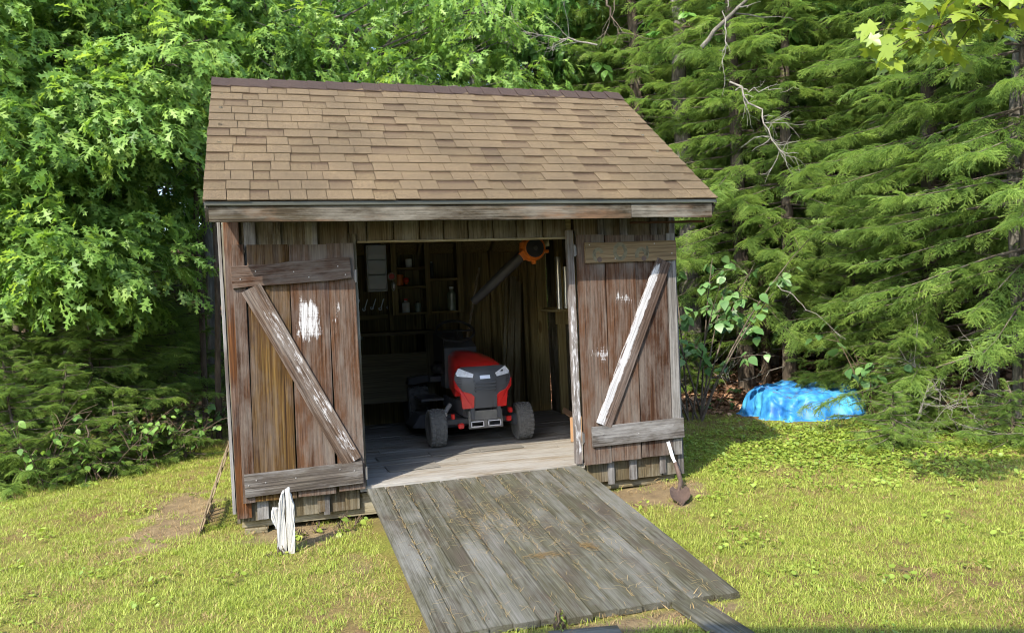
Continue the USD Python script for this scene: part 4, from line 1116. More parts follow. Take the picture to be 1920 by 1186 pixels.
def at_h(line, z):
    return np.array([np.interp(z, line[:, 2], line[:, k]) for k in range(3)])


def fir_tree(name, label, cat, x, y, h, base, Lmax, rt, seed, far=False, group=None, mat=None, size=1.0, dens=1.0, droop=.2, barkm=None, dead=0):
    r = np.random.default_rng(seed)
    t = thing(name, label, cat, (0, 0, 0), group=group)
    UsdGeom.Xform(stage.GetPrimAtPath(t))
    line = trunk_line(x, y, h, (r.normal(0, .012), r.normal(0, .012)), .03, r=r)
    z0 = line[0, 2]
    put('trunk', tube(line, rt * (1 - np.linspace(0, 1, len(line))) ** .8 + .006, 9), barkm or B_DARK, t, smooth=True)
    pos, R, sc, ix, limbs = [], [], [], [], []
    zb = base
    step = .21 / dens * max(.35, min(1.0, h / 6))
    while zb < h * .985:
        k = (h - zb) / (h - base)
        Lb = Lmax * (k ** .75) * r.uniform(.8, 1.12) + .06
        nb = 6 if not far else 5
        a0 = r.uniform(0, 6.28)
        for b in range(nb):
            if r.random() < .12:
                continue
            a = a0 + b * 2 * math.pi / nb + r.normal(0, .22)
            L = Lb * r.uniform(.7, 1.12)
            p0 = at_h(line, z0 + zb + r.normal(0, .06))
            rise = r.normal(.10, .10) - .22 * k
            d = np.array([math.cos(a), math.sin(a)])

            def P(s):
                return np.array([p0[0] + d[0] * s * L, p0[1] + d[1] * s * L, p0[2] + rise * s * L - droop * L * s * s + .13 * L * s ** 4])
            pts = np.array([P(s) for s in np.linspace(0, 1, 5)])
            limbs.append(tube(pts, np.array([.007 + .005 * L, .005 + .003 * L, .004 + .0015 * L, .003, .0015]), 4, cap=False))
            spl = (.5 if not far else .62) * size
            s = .22 if L > .7 else .05
            sg = 1 if r.random() < .5 else -1
            while s < 1.0:
                tang = unit(P(min(1, s + .05)) - P(s - .05))
                sg = -sg
                an = math.radians(r.uniform(30, 62)) * sg
                sd = np.cross([0, 0, 1], tang)
                dd = tang * math.cos(an) + sd * math.sin(an) + np.array([0, 0, r.normal(-.2, .25)])
                scl = spl / (.5 if not far else .62) * r.uniform(.65, 1.1) * (1.0 - .35 * s) * min(1.0, .35 + L / 1.2)
                pos.append(P(s)); R.append(frame(dd, unit((r.normal(0, .38), r.normal(0, .38), 1)))); sc.append(scl); ix.append(r.integers(0, 3 if far else 6))
                s += (.082 if not far else .17) * size / max(L, .35) * r.uniform(.8, 1.2)
            pos.append(P(.82)); R.append(frame(P(1.0) - P(.8), unit((r.normal(0, .15), r.normal(0, .15), 1)))); sc.append(r.uniform(.7, 1.0) * size * min(1.0, .4 + L / 1.2)); ix.append(r.integers(0, 3 if far else 6))
        zb += step * r.uniform(.8, 1.2)
    pos.append(line[-1] - (0, 0, .1)); R.append(frame((0.05, 0, 1), (1, 0, 0))); sc.append(.6 * size); ix.append(0)
    v, f = join(limbs)
    put('limbs', (v, f), barkm or B_DARK, t, kind='stuff')
    for k in range(dead):   # bare dead limbs low on the trunk
        z = r.uniform(.35, max(.5, base * 1.1)); a = r.uniform(0, 6.28); L = r.uniform(.4, 1.1)
        p = at_h(line, z0 + z)
        q = [p]
        for j in range(4):
            q.append(q[-1] + np.array([math.cos(a), math.sin(a), r.normal(-.1, .25)]) * L / 4); a += r.normal(0, .3)
        put('dead_limb', tube(q, [.009, .008, .006, .004, .002], 4), B_PALE, t)
    kind = 'far' if far else 'near'
    m = mat or (L_FIRD if far else L_FIR)
    key = f'{kind}_{m.GetPath().name}'
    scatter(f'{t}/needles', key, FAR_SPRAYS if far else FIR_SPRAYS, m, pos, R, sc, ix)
    return t


def leafy_tree(name, label, cat, x, y, h, rt, clumps, seed, mat, twigs, key, per=28, size=1.0, barkm=None, group=None, lean=(0, 0), toward=None):
    """A broadleaf tree: trunk, limbs out to each clump of its crown, twigs of leaves through every clump. clumps: (x, y, z, radius)."""
    r = np.random.default_rng(seed)
    t = thing(name, label, cat, group=group)
    line = trunk_line(x, y, h, lean, .06, r=r)
    put('trunk', tube(line, rt * (1 - np.linspace(0, 1, len(line))) ** .7 + .012, 10), barkm or B_GREY, t, smooth=True)
    pos, R, sc, ix, limbs = [], [], [], [], []
    for (cx, cy, cz, cr) in clumps:
        c = np.array([cx, cy, cz])
        dh = np.hypot(cx - x, cy - y)
        p0 = at_h(line, np.clip(cz - .35 * dh + r.normal(0, .2), line[0, 2] + .6, line[-1, 2] - .2))
        m1 = p0 * .5 + c * .5 + np.array([0, 0, .10 * dh]) + r.normal(0, .08, 3)
        limbs.append(tube([p0, p0 * .75 + m1 * .25 + (0, 0, .02), m1, m1 * .4 + c * .6, c], np.array([.026, .02, .014, .009, .004]) * (rt / .12) ** .4, 5, cap=False))
        n = max(5, int(per * (cr / .5) ** 2))
        u = r.normal(0, 1, (n, 3)); u /= np.linalg.norm(u, axis=1, keepdims=True)
        rad = cr * r.uniform(.25, 1.05, n) ** .6
        off = u * rad[:, None] * (1, 1, .62)
        for k in range(n):
            d = unit(u[k] * (1, 1, .45) + (0, 0, -.12) + r.normal(0, .3, 3))
            pos.append(c + off[k]); R.append(frame(d, unit((r.normal(0, .35), r.normal(0, .35), 1)))); sc.append(size * r.uniform(.75, 1.15)); ix.append(r.integers(0, len(twigs)))
        for k in range(3):
            e = c + off[k]
            limbs.append(tube([m1 * .2 + c * .8, (c + e) / 2 + r.normal(0, .03, 3), e], [.007, .005, .003], 4, cap=False))
    put('limbs', join(limbs), barkm or B_GREY, t, kind='stuff')
    scatter(f'{t}/foliage', key, twigs, mat, pos, R, sc, ix)
    return t, np.array(pos), line


def cloud(r, n, px, py, d, rad, keep=None):
    out = []
    while len(out) < n:
        p, q, dd = r.uniform(*px), r.uniform(*py), r.uniform(*d)
        g = ray(p, dd)
        c = (g[0], g[1], height(q, dd), r.uniform(*rad))
        if keep is None or keep(*c):
            out.append(c)
    return out


def off_shed(x, y, z, cr):
    return not (-2.35 - cr * .5 < x < 2.2 + cr and -1 < y < 3.7 + cr * .6 and z < 3.7) and z > .75


# --- hardwoods on the left and behind
r1 = np.random.default_rng(11)
g = ray(215, 11.9)
cl = cloud(r1, 84, (-110, 395), (-60, 500), (8.8, 11.0), (.32, .62), lambda x, y, z, c: off_shed(x, y, z, c) and 8.95 + .1 * z < math.hypot(x - EYE[0], y - EYE[1]) < 10.3 + .2 * z)
oak1, oak1_pos, oak1_line = leafy_tree('oak_tree', 'leafy oak with large lobed leaves spreading left of the shed', 'tree', g[0], g[1], 7.5, .075, cl, 101, L_OAK, OAK_TWIGS, 'oak', per=34, size=1.06, barkm=B_DARK)
# its leaves nearest to the lawn, one by one
rr = np.random.default_rng(77)
cand = np.array([c for c in oak1_pos])
dist = np.linalg.norm(cand - EYE, axis=1)
order = np.argsort(dist)[:170]
nl = 0
for o in order:
    for k in range(2):
        if nl >= 290:
            break
        p = cand[o] + rr.normal(0, .09, 3) + unit(EYE - cand[o]) * rr.uniform(.05, .22) + (0, 0, rr.uniform(-.03, .05))
        a = rr.uniform(0, 6.28)
        R_ = frame((math.cos(a), math.sin(a), -rr.uniform(.2, 1.0)), unit((SUN[0] * .6 + rr.normal(0, .35), SUN[1] * .6 + rr.normal(0, .35), .9)))
        size = rr.uniform(.14, .2)
        q, f = leaf(OAK_OUT, size, rr.uniform(.1, .35), rr.uniform(.1, .5))
        # a short stalk joins it to its twig
        st = np.array([(0, 0, 0), (-size * .25, .002, .0), (-size * .25, -.002, 0)])
        n = len(q)
        put('leaf', (np.vstack([q, st]) @ R_.T + p, np.vstack([f, [(n, n + 1, n + 2)]])), L_OAK, oak1, smooth=True, uv=np.full((n + 3, 2), rr.random()))
        nl += 1
g = ray(600, 12.6)
cl = cloud(r1, 60, (380, 1010), (-70, 150), (9.9, 12.4), (.35, .65), off_shed)
leafy_tree('oak_tree', 'oak rising behind the shed, its leaves showing over the roof ridge', 'tree', g[0], g[1], 8.5, .15, cl, 102, L_OAK, OAK_TWIGS, 'oak', per=22)
g = ray(60, 14.5)
cl = cloud(r1, 50, (-260, 420), (-80, 420), (11, 14.5), (.5, .9), off_shed)
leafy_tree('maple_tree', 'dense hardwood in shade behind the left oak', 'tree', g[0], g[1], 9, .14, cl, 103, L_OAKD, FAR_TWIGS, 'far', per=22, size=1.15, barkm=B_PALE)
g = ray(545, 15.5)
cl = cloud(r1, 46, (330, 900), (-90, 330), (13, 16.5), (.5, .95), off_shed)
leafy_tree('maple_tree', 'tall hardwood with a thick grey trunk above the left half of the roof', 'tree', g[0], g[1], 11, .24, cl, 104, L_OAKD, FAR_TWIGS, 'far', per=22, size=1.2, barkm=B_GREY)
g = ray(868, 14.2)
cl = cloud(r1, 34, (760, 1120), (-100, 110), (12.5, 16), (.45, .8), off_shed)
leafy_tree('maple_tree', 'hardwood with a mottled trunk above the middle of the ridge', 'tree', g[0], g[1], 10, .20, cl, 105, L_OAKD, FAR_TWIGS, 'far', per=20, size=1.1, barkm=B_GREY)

# --- conifers on the right and far behind
FIRS = [
    ('fir_tree', 'tall fir with drooping layered boughs behind the blue tarp', 1560, 13.0, 10.5, .9, 2.5, .13, False),
    ('fir_tree', 'broad fir right of the blue tarp with bright boughs', 1745, 10.9, 9.5, 1.05, 2.2, .12, False),
    ('fir_tree', 'nearest fir at the right edge with long bright boughs', 1935, 9.8, 8.6, 1.1, 2.2, .11, False),
    ('fir_tree', 'fir standing just off the right corner of the roof', 1395, 12.0, 10.5, 1.75, 2.1, .12, False),
    ('fir_tree', 'dark fir showing over the right end of the ridge', 1215, 13.2, 11, 2.0, 2.3, .14, False),
    ('fir_tree', 'slim fir over the broadleaf shrub, between roof corner and tarp', 1475, 11.6, 8.5, 1.5, 1.7, .1, False),
    ('fir_tree', 'fir with level boughs left of the nearest right fir', 1845, 10.9, 9.0, 1.2, 2.1, .11, False),
    ('fir_tree', 'fir between the roof corner and the tarp, farther back', 1640, 15.5, 12, 1.4, 2.6, .14, False),
    ('fir_tree', 'fir half hidden behind the right edge fir', 1850, 13.2, 11, 1.0, 2.4, .13, False),
]
for k, (nm, lab, px, d, h, b, L, rt, far) in enumerate(FIRS):
    g = ray(px, d)
    fir_tree(nm, lab, 'tree', g[0], g[1], h, b, L, rt, 300 + k, far, dead=10)
FARLAB = ['behind the gap left of the tarp', 'far behind the right wall of the shed', 'behind the right half of the ridge', 'behind the middle of the ridge', 'past the right edge, in shade', 'behind the nearest right fir', 'between the two tarp side firs', 'behind the fir over the tarp', 'behind the left half of the ridge', 'behind the left end of the roof', 'behind the left oak', 'deep behind the left saplings', 'past the left edge', 'far behind the grey trunk over the roof', 'far behind the dead twig tangle', 'far behind the roof corner fir', 'deepest in the right corner', 'deepest behind the left oak', 'past the right edge behind the maple bough', 'past the left edge near the lawn', 'small and close behind the left wall', 'deepest at the far left', 'deepest over the slim pale trunk']
FAR = [(1480, 18, 13), (1300, 18.5, 13), (1080, 17.5, 12), (960, 19, 13), (2060, 12.5, 10), (1930, 17, 13), (1740, 18.5, 13), (1600, 21, 14), (760, 20, 13), (480, 19, 12), (300, 18, 12), (120, 19.5, 12), (-60, 17, 11), (620, 24, 14), (1180, 23, 14), (1400, 23, 14), (1850, 22, 14), (200, 24, 13), (2150, 17, 12), (-200, 14, 10), (400, 14.6, 7), (30, 23, 13), (880, 24, 14)]
FAR += [(1255, 15.2, 12), (1040, 14.8, 11), (1440, 15.4, 12), (1540, 16.5, 12), (1680, 17, 12), (1330, 16, 12), (1800, 16, 12), (1150, 16, 12), (1990, 14.5, 11)]
FARLAB += ['right above the right end of the ridge', 'above the middle right of the ridge', 'behind the slim fir over the shrub', 'half hidden left of the fir behind the tarp', 'half hidden right of the fir behind the tarp', 'just past the right gable of the roof', 'between the right edge firs', 'over the dark crooked limb', 'in the shade behind the right edge trunk']
for k, (px, d, h) in enumerate(FAR):
    g = ray(px, d)
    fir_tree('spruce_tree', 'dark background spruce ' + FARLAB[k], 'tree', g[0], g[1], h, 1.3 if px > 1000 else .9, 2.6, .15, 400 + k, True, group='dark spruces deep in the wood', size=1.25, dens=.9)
LOW = [(15, 8.85, 1.05, 'low fir sapling at the left edge of the lawn'), (115, 9.0, 1.2, 'fir sapling, second from the left along the lawn edge'), (205, 8.95, .8, 'short fir sapling in front of the left wood, third from the left'), (290, 9.8, .7, 'fir sapling left of the thin trunks'),
       (62, 9.8, 1.4, 'taller fir sapling behind the leftmost low ones'), (225, 10.0, 1.0, 'taller fir sapling in the shade under the oak'), (378, 11.6, .9, 'fir sapling close to the left wall of the shed'), (150, 8.7, .6, 'tiny fir seedling at the front of the left saplings'), (335, 9.2, .4, 'tiny fir seedling by the brown leaf litter'), (-40, 9.0, 1.7, 'fir sapling cut by the left edge of the picture'),
       (1665, 8.3, .62, 'low fir sapling growing in front of the blue tarp'), (1700, 9.6, 1.2, 'fir sapling right beside the blue tarp'), (1890, 8.8, .7, 'low fir sapling at the right edge of the lawn'), (1600, 10.9, 2.2, 'slim fir sapling behind the blue tarp'), (1800, 9.4, .5, 'low fir sapling between dead twigs on the right'), (1290, 12.0, 1.0, 'small fir sapling in the shade right of the shed')]
TALL = [(5, 9.9, 2.5, 'slim fir sapling with bare foot at the left edge'), (95, 10.2, 2.3, 'slim fir sapling with level layered twigs, left of the oak trunk'), (175, 9.7, 1.9, 'slim layered fir sapling before the oak trunk'), (255, 10.4, 2.2, 'slim fir sapling with bright level twigs right of the oak trunk'), (325, 11.2, 2.0, 'slim fir sapling over the brown litter left of the thin trunks')]
for k, (px, d, h, lab) in enumerate(TALL):
    g = ray(px, d)
    fir_tree('fir_sapling', lab, 'sapling', g[0], g[1], h, .75, .95, .02, 540 + k, False, size=.72, dens=.8, droop=.10, dead=5)
for k, (px, d, h, lab) in enumerate(LOW):
    g = ray(px, d)
    fir_tree('fir_sapling', lab, 'sapling', g[0], g[1], h, .10, .35 + .28 * h, .012 + .008 * h, 500 + k, False, size=.66 if h > 1 else .52, dens=.95 if px < 700 else 1.3, droop=.10)
# thin trunks that stand in the shade
for k, (px, d, rt, h, lean, bm, lab) in enumerate([(376, 10.9, .03, 7, (.01, .0), B_BROWN, 'thin brown trunk left of the shed, left one of two'), (400, 10.3, .027, 7, (.025, 0), B_BROWN, 'thin leaning brown trunk close to the shed, right one of two'), (125, 12.9, .05, 8, (0, 0), B_GREY, 'grey trunk in the left wood'),
                                                     (1296, 12.6, .17, 9, (-.01, 0), B_GREY, 'thick grey trunk right behind the right wall of the shed'), (1432, 12.2, .06, 7, (.01, 0), B_BROWN, 'thin trunk in the gap behind the broadleaf shrub'), (1478, 13.2, .05, 7, (0, 0), B_DARK, 'dark thin trunk in the gap left of the tarp'), (905, 13.0, .07, 8, (0, 0), B_PALE, 'slim pale trunk over the middle of the ridge'), (398, 12.0, .075, 8, (0, 0), B_GREY, 'grey trunk beside the left end of the roof'),
                                                     (30, 11.4, .04, 6, (.01, 0), B_DARK, 'thin dark stem at the far left'), (50, 12.2, .035, 6, (-.02, 0), B_BROWN, 'thin brown stem at the far left'), (1660, 12.6, .06, 7, (.01, 0), B_GREY, 'thin grey trunk behind the right end of the tarp'), (1912, 10.0, .09, 8, (0, 0), B_GREY, 'grey trunk at the right edge')]):
    g = ray(px, d)
    rq = np.random.default_rng(600 + k)
    top = [(g[0] + lean[0] * h + rq.normal(0, .7), g[1] + lean[1] * h + rq.normal(0, .5), h * rq.uniform(.72, 1.0), rq.uniform(.4, .7)) for _ in range(7)]
    leafy_tree('young_tree', lab, 'tree', g[0], g[1], h, rt, top, 620 + k, L_OAKD, FAR_TWIGS, 'far', per=14, barkm=bm, lean=lean)

# --- broadleaf shrub right of the shed: every leaf its own
def leaf_part(parent, p, d, up, size, out, mat, r, kind='ovate'):
    R_ = frame(d, up)
    if kind == 'maple':
        q, f = maple_leaf(size, r.uniform(.05, .3), r.uniform(.05, .4))
    else:
        q, f = leaf(out, size, r.uniform(.05, .25), r.uniform(.05, .45), wide=r.uniform(.9, 1.1))
    st = np.array([(0, 0, 0), (-size * .3, .0022, .01), (-size * .3, -.0022, .01)])
    n = len(q)
    put('leaf', (np.vstack([q, st]) @ R_.T + p, np.vstack([f, [(n, n + 1, n + 2)]])), mat, parent, smooth=True, uv=np.full((n + 3, 2), r.random()))


def leaf_shrub(name, label, cat, x, y, stems, nleaf, size, out, mat, seed, spread, hmax, stemm=B_BROWN, dirs=None):
    r = np.random.default_rng(seed)
    t = thing(name, label, cat)
    z0 = float(ground_z(x, y))
    spots = []
    for k in range(stems):
        a = r.uniform(0, 6.28) if dirs is None else math.radians(r.uniform(*dirs)); L = hmax * r.uniform(.6, 1.0)
        out_ = spread * r.uniform(.35, 1.0)
        b = np.array([x + r.normal(0, .06), y + r.normal(0, .06), z0 - .03])
        tip = b + (math.cos(a) * out_, math.sin(a) * out_, L)
        mid = b * .5 + tip * .5 + np.array([-math.cos(a), -math.sin(a), 0]) * .12 * out_ + (0, 0, .12 * L)
        s = np.linspace(0, 1, 7)[:, None]
        pts = b * (1 - s) ** 2 + mid * 2 * s * (1 - s) + tip * s * s
        put('stem', tube(pts, np.linspace(.011, .003, 7) * (hmax / 1.5) ** .5, 5), stemm, t)
        for j in range(5):
            s0 = r.uniform(.35, 1.0); p = np.array([np.interp(s0, np.linspace(0, 1, 7), pts[:, c]) for c in range(3)])
            q_ = min(1.0, hmax / 1.0); e = p + (r.normal(0, .22) * q_, r.normal(0, .22) * q_, r.normal(.05, .12) * q_)
            put('twig', tube([p, (p + e) / 2 + (0, 0, .03), e], [.004, .003, .002], 4), stemm, t)
            spots += [(p, e)]
    for k in range(nleaf):
        p, e = spots[k % len(spots)]
        q = p + (e - p) * r.uniform(.2, 1.05) + r.normal(0, .03, 3) * min(1, hmax)
        a = r.uniform(0, 6.28)
        leaf_part(t, q, (math.cos(a), math.sin(a), -r.uniform(.1, .9)), unit((SUN[0] * .5 + r.normal(0, .35), SUN[1] * .5 + r.normal(0, .35), 1)), size * r.uniform(.7, 1.15), out, mat, r)
    return t


leaf_shrub('broadleaf_shrub', 'large leaved shrub with blue green leaves right of the shed', 'shrub', 3.4, 2.75, 11, 297, .125, HEART, L_SHRUB, 801, 1.45, 2.35, stemm=B_DARK)
L_SAP = leaf_mat('sapling_leaves', (.06, .13, .03), (.11, .21, .045), (.19, .3, .07), (1.6, 1.5, .8), gloss=.5, tmix=.4, spec=.25)
for px_, d_, n_, hm, sd, lab in ((60, 8.6, 60, .8, 821, 'leafy broad leaved sapling at the far left of the lawn edge'), (175, 8.55, 60, .6, 822, 'leafy broad leaved sapling among the left fir saplings'), (262, 8.8, 60, .6, 823, 'leafy broad leaved sapling right of the left fir saplings'), (335, 9.3, 60, .55, 824, 'small leafy sapling in the half shade left of the shed'), (130, 9.9, 90, 1.5, 825, 'taller leafy sapling behind the left fir saplings')):
    leaf_shrub('leafy_sapling', lab, 'sapling', *ray(px_, d_), 7, n_, .075, OVATE, L_SAP, sd, .45, hm)
leaf_shrub('broadleaf_plant', 'small broad leaved plant beside the left wall of the shed', 'plant', *ray(388, 10.2), 5, 34, .10, OVATE, L_SHRUB, 802, .3, .55)
leaf_shrub('broadleaf_plant', 'slim sapling with a few round leaves over the right end of the tarp', 'plant', *ray(1640, 9.6), 4, 26, .13, HEART, L_SHRUB, 803, .55, 1.15, dirs=(150, 230))
leaf_shrub('broadleaf_plant', 'pale rosette of upright leaves at the edge of the lawn below the tarp', 'plant', *ray(1625, 7.75), 3, 16, .11, OVATE, L_CLOVER, 804, .06, .06)
leaf_shrub('broadleaf_plant', 'low plant with long leaves right of the pale rosette', 'plant', *ray(1715, 7.9), 4, 22, .12, OVATE, L_CLOVER, 805, .2, .09)
leaf_shrub('weed', 'small leafy weed at the foot of the ramp, left of its middle', 'weed', -.12, -2.28, 3, 14, .035, OVATE, L_CLOVER, 806, .08, .1)
leaf_shrub('weed', 'tall leafy weed under the left door beside the ramp', 'weed', -.95, -.16, 4, 16, .05, OVATE, L_CLOVER, 807, .1, .14)
leaf_shrub('weed', 'low weed growing at the very foot of the white post', 'weed', -1.36, -.56, 5, 26, .03, OVATE, L_GRASS, 811, .08, .07)
leaf_shrub('weed', 'leafy weed behind the white post under the left door', 'weed', -1.2, -.2, 4, 20, .055, OVATE, L_GRASS, 808, .12, .1)
# --- maple bough reaching in at the top right
mp = thing('maple_bough_tree', 'maple whose yellow green bough hangs into the top right corner', 'tree')
tl = trunk_line(*ray(2290, 5.6), 6.0, (0, 0), .03)
put('trunk', tube(tl, np.linspace(.09, .03, 9), 10), B_GREY, mp, smooth=True)


def cam_pt(px, py, d):
    g_ = ray(px, d)
    return np.array([g_[0], g_[1], EYE[2] + (560 - py + (px - 960) * .043) / 1503.4 * d * math.sqrt(1 + ((px - 960) / 1503.4) ** 2)]) if False else np.array([g_[0], g_[1], EYE[2] + ((547 - py) / 1503.4 + .0433 * (px - 960) / 1503.4 * 0) * d])


a0 = at_h(tl, 2.75)
bough = np.array([a0, (ray(2150, 5.0)[0], ray(2150, 5.0)[1], 2.74), (*ray(2040, 4.7), 2.67), (*ray(1930, 4.55), 2.61), (*ray(1810, 4.45), 2.53), (*ray(1730, 4.4), 2.46)])
put('bough', tube(bough, [.02, .014, .010, .007, .004, .002], 7), B_BROWN, mp)
r = np.random.default_rng(91)
for k in range(125):
    s = r.uniform(.3, 1.0); i = np.linspace(0, 1, 6)
    p = np.array([np.interp(s, i, bough[:, c]) for c in range(3)])
    e = p + (r.normal(0, .10), r.normal(0, .16), r.normal(.03, .075))
    if k % 2 == 0:
        put('twig', tube([p, (p + e) / 2 + (0, 0, .02), e], [.0035, .0025, .0015], 4), B_BROWN, mp)
    for _ in range(2):
        a = r.uniform(0, 6.28)
        leaf_part(mp, e + r.normal(0, .03, 3), (math.cos(a), math.sin(a), -r.uniform(.3, 1.0)), unit((SUN[0] * .6 + r.normal(0, .3), SUN[1] * .6 + r.normal(0, .3), 1)), r.uniform(.065, .11), None, L_MAPLE, r, 'maple')


# --- dead branches
def dead_branch(label, pts, r0, seed, forks=8, fl=.5, mat=None, name='dead_branch'):
    r = np.random.default_rng(seed)
    pts = np.array(pts, float)
    t = thing(name, label, 'branch', pts[0])
    p = pts - pts[0]
    s = np.linspace(0, 1, len(p)); ss = np.linspace(0, 1, 14)
    c = np.stack([np.interp(ss, s, p[:, k]) for k in range(3)], 1) + np.r_[[[0, 0, 0]], r.normal(0, .02, (13, 3))]
    r0 = r0 * .72
    put('stem', tube(c, r0 * (1 - .8 * ss), 6), mat or B_PALE, t, smooth=True)
    L = np.linalg.norm(p[-1])
    for k in range(forks):
        q = c[r.integers(2, 14)]
        d = unit(unit(p[-1]) * .7 + r.normal(0, .6, 3))
        l_ = fl * r.uniform(.4, 1.1)
        pp = [q]
        for j in range(4):
            pp.append(pp[-1] + d * l_ / 4); d = unit(d + r.normal(0, .3, 3))
        put('side_twig', tube(pp, np.array([.5, .4, .3, .2, .1]) * r0 * .6 + .0012, 4), mat or B_PALE, t)
        if r.random() < .7:
            q2 = pp[2]; d2 = unit(d + r.normal(0, .8, 3))
            put('side_twig', tube([q2, q2 + d2 * l_ * .25, q2 + d2 * l_ * .45 + r.normal(0, .02, 3)], np.array([.3, .2, .1]) * r0 * .6 + .001, 4), mat or B_PALE, t)
    return t


def sky_pt(px, py, d):
    g_ = ray(px, d)
    tilt = .0433 * (px - 960) / 1503.4
    return np.array([g_[0], g_[1], EYE[2] + ((593 - py) / 1503.4 - .0162 - tilt) * d / 1.0])


dead_branch('thick lichen covered dead limb slanting up to the top right of the roof', [sky_pt(1335, 105, 10.6), sky_pt(1400, 45, 10.4), sky_pt(1450, 0, 10.2), sky_pt(1520, -70, 10.0)], .042, 1, 9, .7, B_GREY)
dead_branch('bare grey twig hanging straight down from the thick dead limb', [sky_pt(1388, 22, 10.2), sky_pt(1380, 100, 10.2), sky_pt(1372, 190, 10.2)], .014, 2, 6, .2)
dead_branch('pale broken branch tangle hanging in the firs right of the roof', [sky_pt(1385, 170, 10.4), sky_pt(1440, 225, 10.3), sky_pt(1458, 280, 10.2), sky_pt(1490, 315, 10.1)], .02, 3, 20, .5)
dead_branch('straight pale dead stick lying level across the firs', [sky_pt(1395, 186, 10.6), sky_pt(1510, 190, 10.5)], .013, 4, 2, .2)
dead_branch('tangle of thin dead twigs above the right part of the ridge', [sky_pt(1140, 90, 11.5), sky_pt(1030, 65, 11.4), sky_pt(940, 52, 11.3)], .02, 5, 24, .9)
dead_branch('dark crooked limb coming down behind the right end of the ridge', [sky_pt(1150, -30, 11.8), sky_pt(1168, 30, 11.8), sky_pt(1185, 75, 11.8)], .035, 6, 6, .5, B_DARK)
dead_branch('bare forked twigs standing among the dry stems at the right edge of the lawn', [(*ray(1700, 8.6), -.25), (*ray(1715, 8.6), .05), (*ray(1745, 8.7), .35)], .009, 7, 12, .5)
dead_branch('dead twigs arching over the leaf litter at the right edge', [(*ray(1850, 8.8), -.25), (*ray(1800, 8.8), .15), (*ray(1770, 8.7), .05)], .009, 8, 12, .5)
dead_branch('bare grey twigs leaning left below the nearest fir on the right', [(*ray(1790, 9.3), -.25), (*ray(1760, 9.3), .1), (*ray(1700, 9.3), .5)], .011, 17, 16, .6)
dead_branch('low tangle of dead twigs at the foot of the right edge trunk', [(*ray(1905, 9.4), -.25), (*ray(1860, 9.3), .2), (*ray(1835, 9.3), .5)], .011, 18, 16, .6)
dead_branch('dry brush in the shade right behind the shed', [(*ray(1300, 11.0), -.2), (*ray(1330, 11.0), .15), (*ray(1390, 11.2), .1)], .009, 9, 18, .6)
dead_branch('curved bare twig arching over the broadleaf shrub', [sky_pt(1460, 535, 9.0), sky_pt(1520, 575, 8.9), sky_pt(1570, 625, 8.8)], .008, 10, 3, .25)
dead_branch('grey fallen twigs under the saplings in the left wood', [(*ray(300, 10.4), -.12), (*ray(330, 10.3), .1), (*ray(390, 10.6), .2)], .008, 11, 12, .5)

# ---------------------------------------------------------------- tarp, post, shovel, lattice
TARP = usdkit.material(stage, '/World/Looks/blue_tarp', {
    'tc': ('texture_coordinate', {}), 'n': ('noise_texture', {'scale': 4.5, 'detail': 5.0, 'roughness': .6}), 'r': ('rgb_ramp', {'ramp': [(.36, (.01, .075, .24)), (.52, (.025, .16, .37)), (.66, (.06, .28, .47))]}),
    'n2': ('noise_texture', {'scale': 26.0, 'detail': 8.0, 'roughness': .75}), 'm2': ('mapping', {'scale': (.5, 1.6, 1.0), 'rotation': (0, 0, .4)}), 'r2': ('rgb_ramp', {'ramp': [(.53, (0, 0, 0)), (.6, (1, 1, 1))]}),
    'ge': ('geometry', {}), 'sn': ('separate_xyz', {}), 'up': ('map_range', {'from_min': .75, 'from_max': .95, 'clamp': True}), 'mu': ('math', {'math_type': 'multiply'}),
    'mx': ('mix_color', {'b': (.09, .055, .035)}), 'wn': ('wave_texture', {'scale': 160.0}), 'vw': ('noise_texture', {'type': 'ridged_multifractal', 'scale': 4.5, 'detail': 4.0, 'distortion': 1.2}), 'bu': ('bump', {'strength': .9, 'distance': .04}), 'p': ('principled_bsdf', {'roughness': .48, 'specular_ior_level': .25})},
    [('tc.object', 'n.vector'), ('n.fac', 'r.fac'), ('tc.object', 'm2.vector'), ('m2.vector', 'n2.vector'), ('n2.fac', 'r2.fac'), ('ge.true_normal', 'sn.vector'), ('sn.z', 'up.value'), ('r2.color', 'mu.value1'), ('up.result', 'mu.value2'),
     ('mu.value', 'mx.fac'), ('r.color', 'mx.a'), ('mx.result', 'p.base_color'), ('tc.object', 'vw.vector'), ('vw.fac', 'bu.height'), ('bu.normal', 'p.normal')], surface='p.BSDF')
tx, ty = 4.80, 2.60
nt, nr_ = 220, 16
th = np.linspace(0, 2 * np.pi, nt, endpoint=False)
prof = [(0.0, .33), (.1, .33), (.2, .327), (.3, .323), (.4, .318), (.48, .312), (.55, .306), (.62, .30), (.68, .296), (.72, .294), (.76, .293), (.80, .29), (.83, .285), (.86, .275), (.89, .255), (.92, .225), (.945, .19), (.965, .15), (.985, .1), (1.0, .05), (1.01, .015), (1.05, .0), (1.07, -.01)]
vv = []
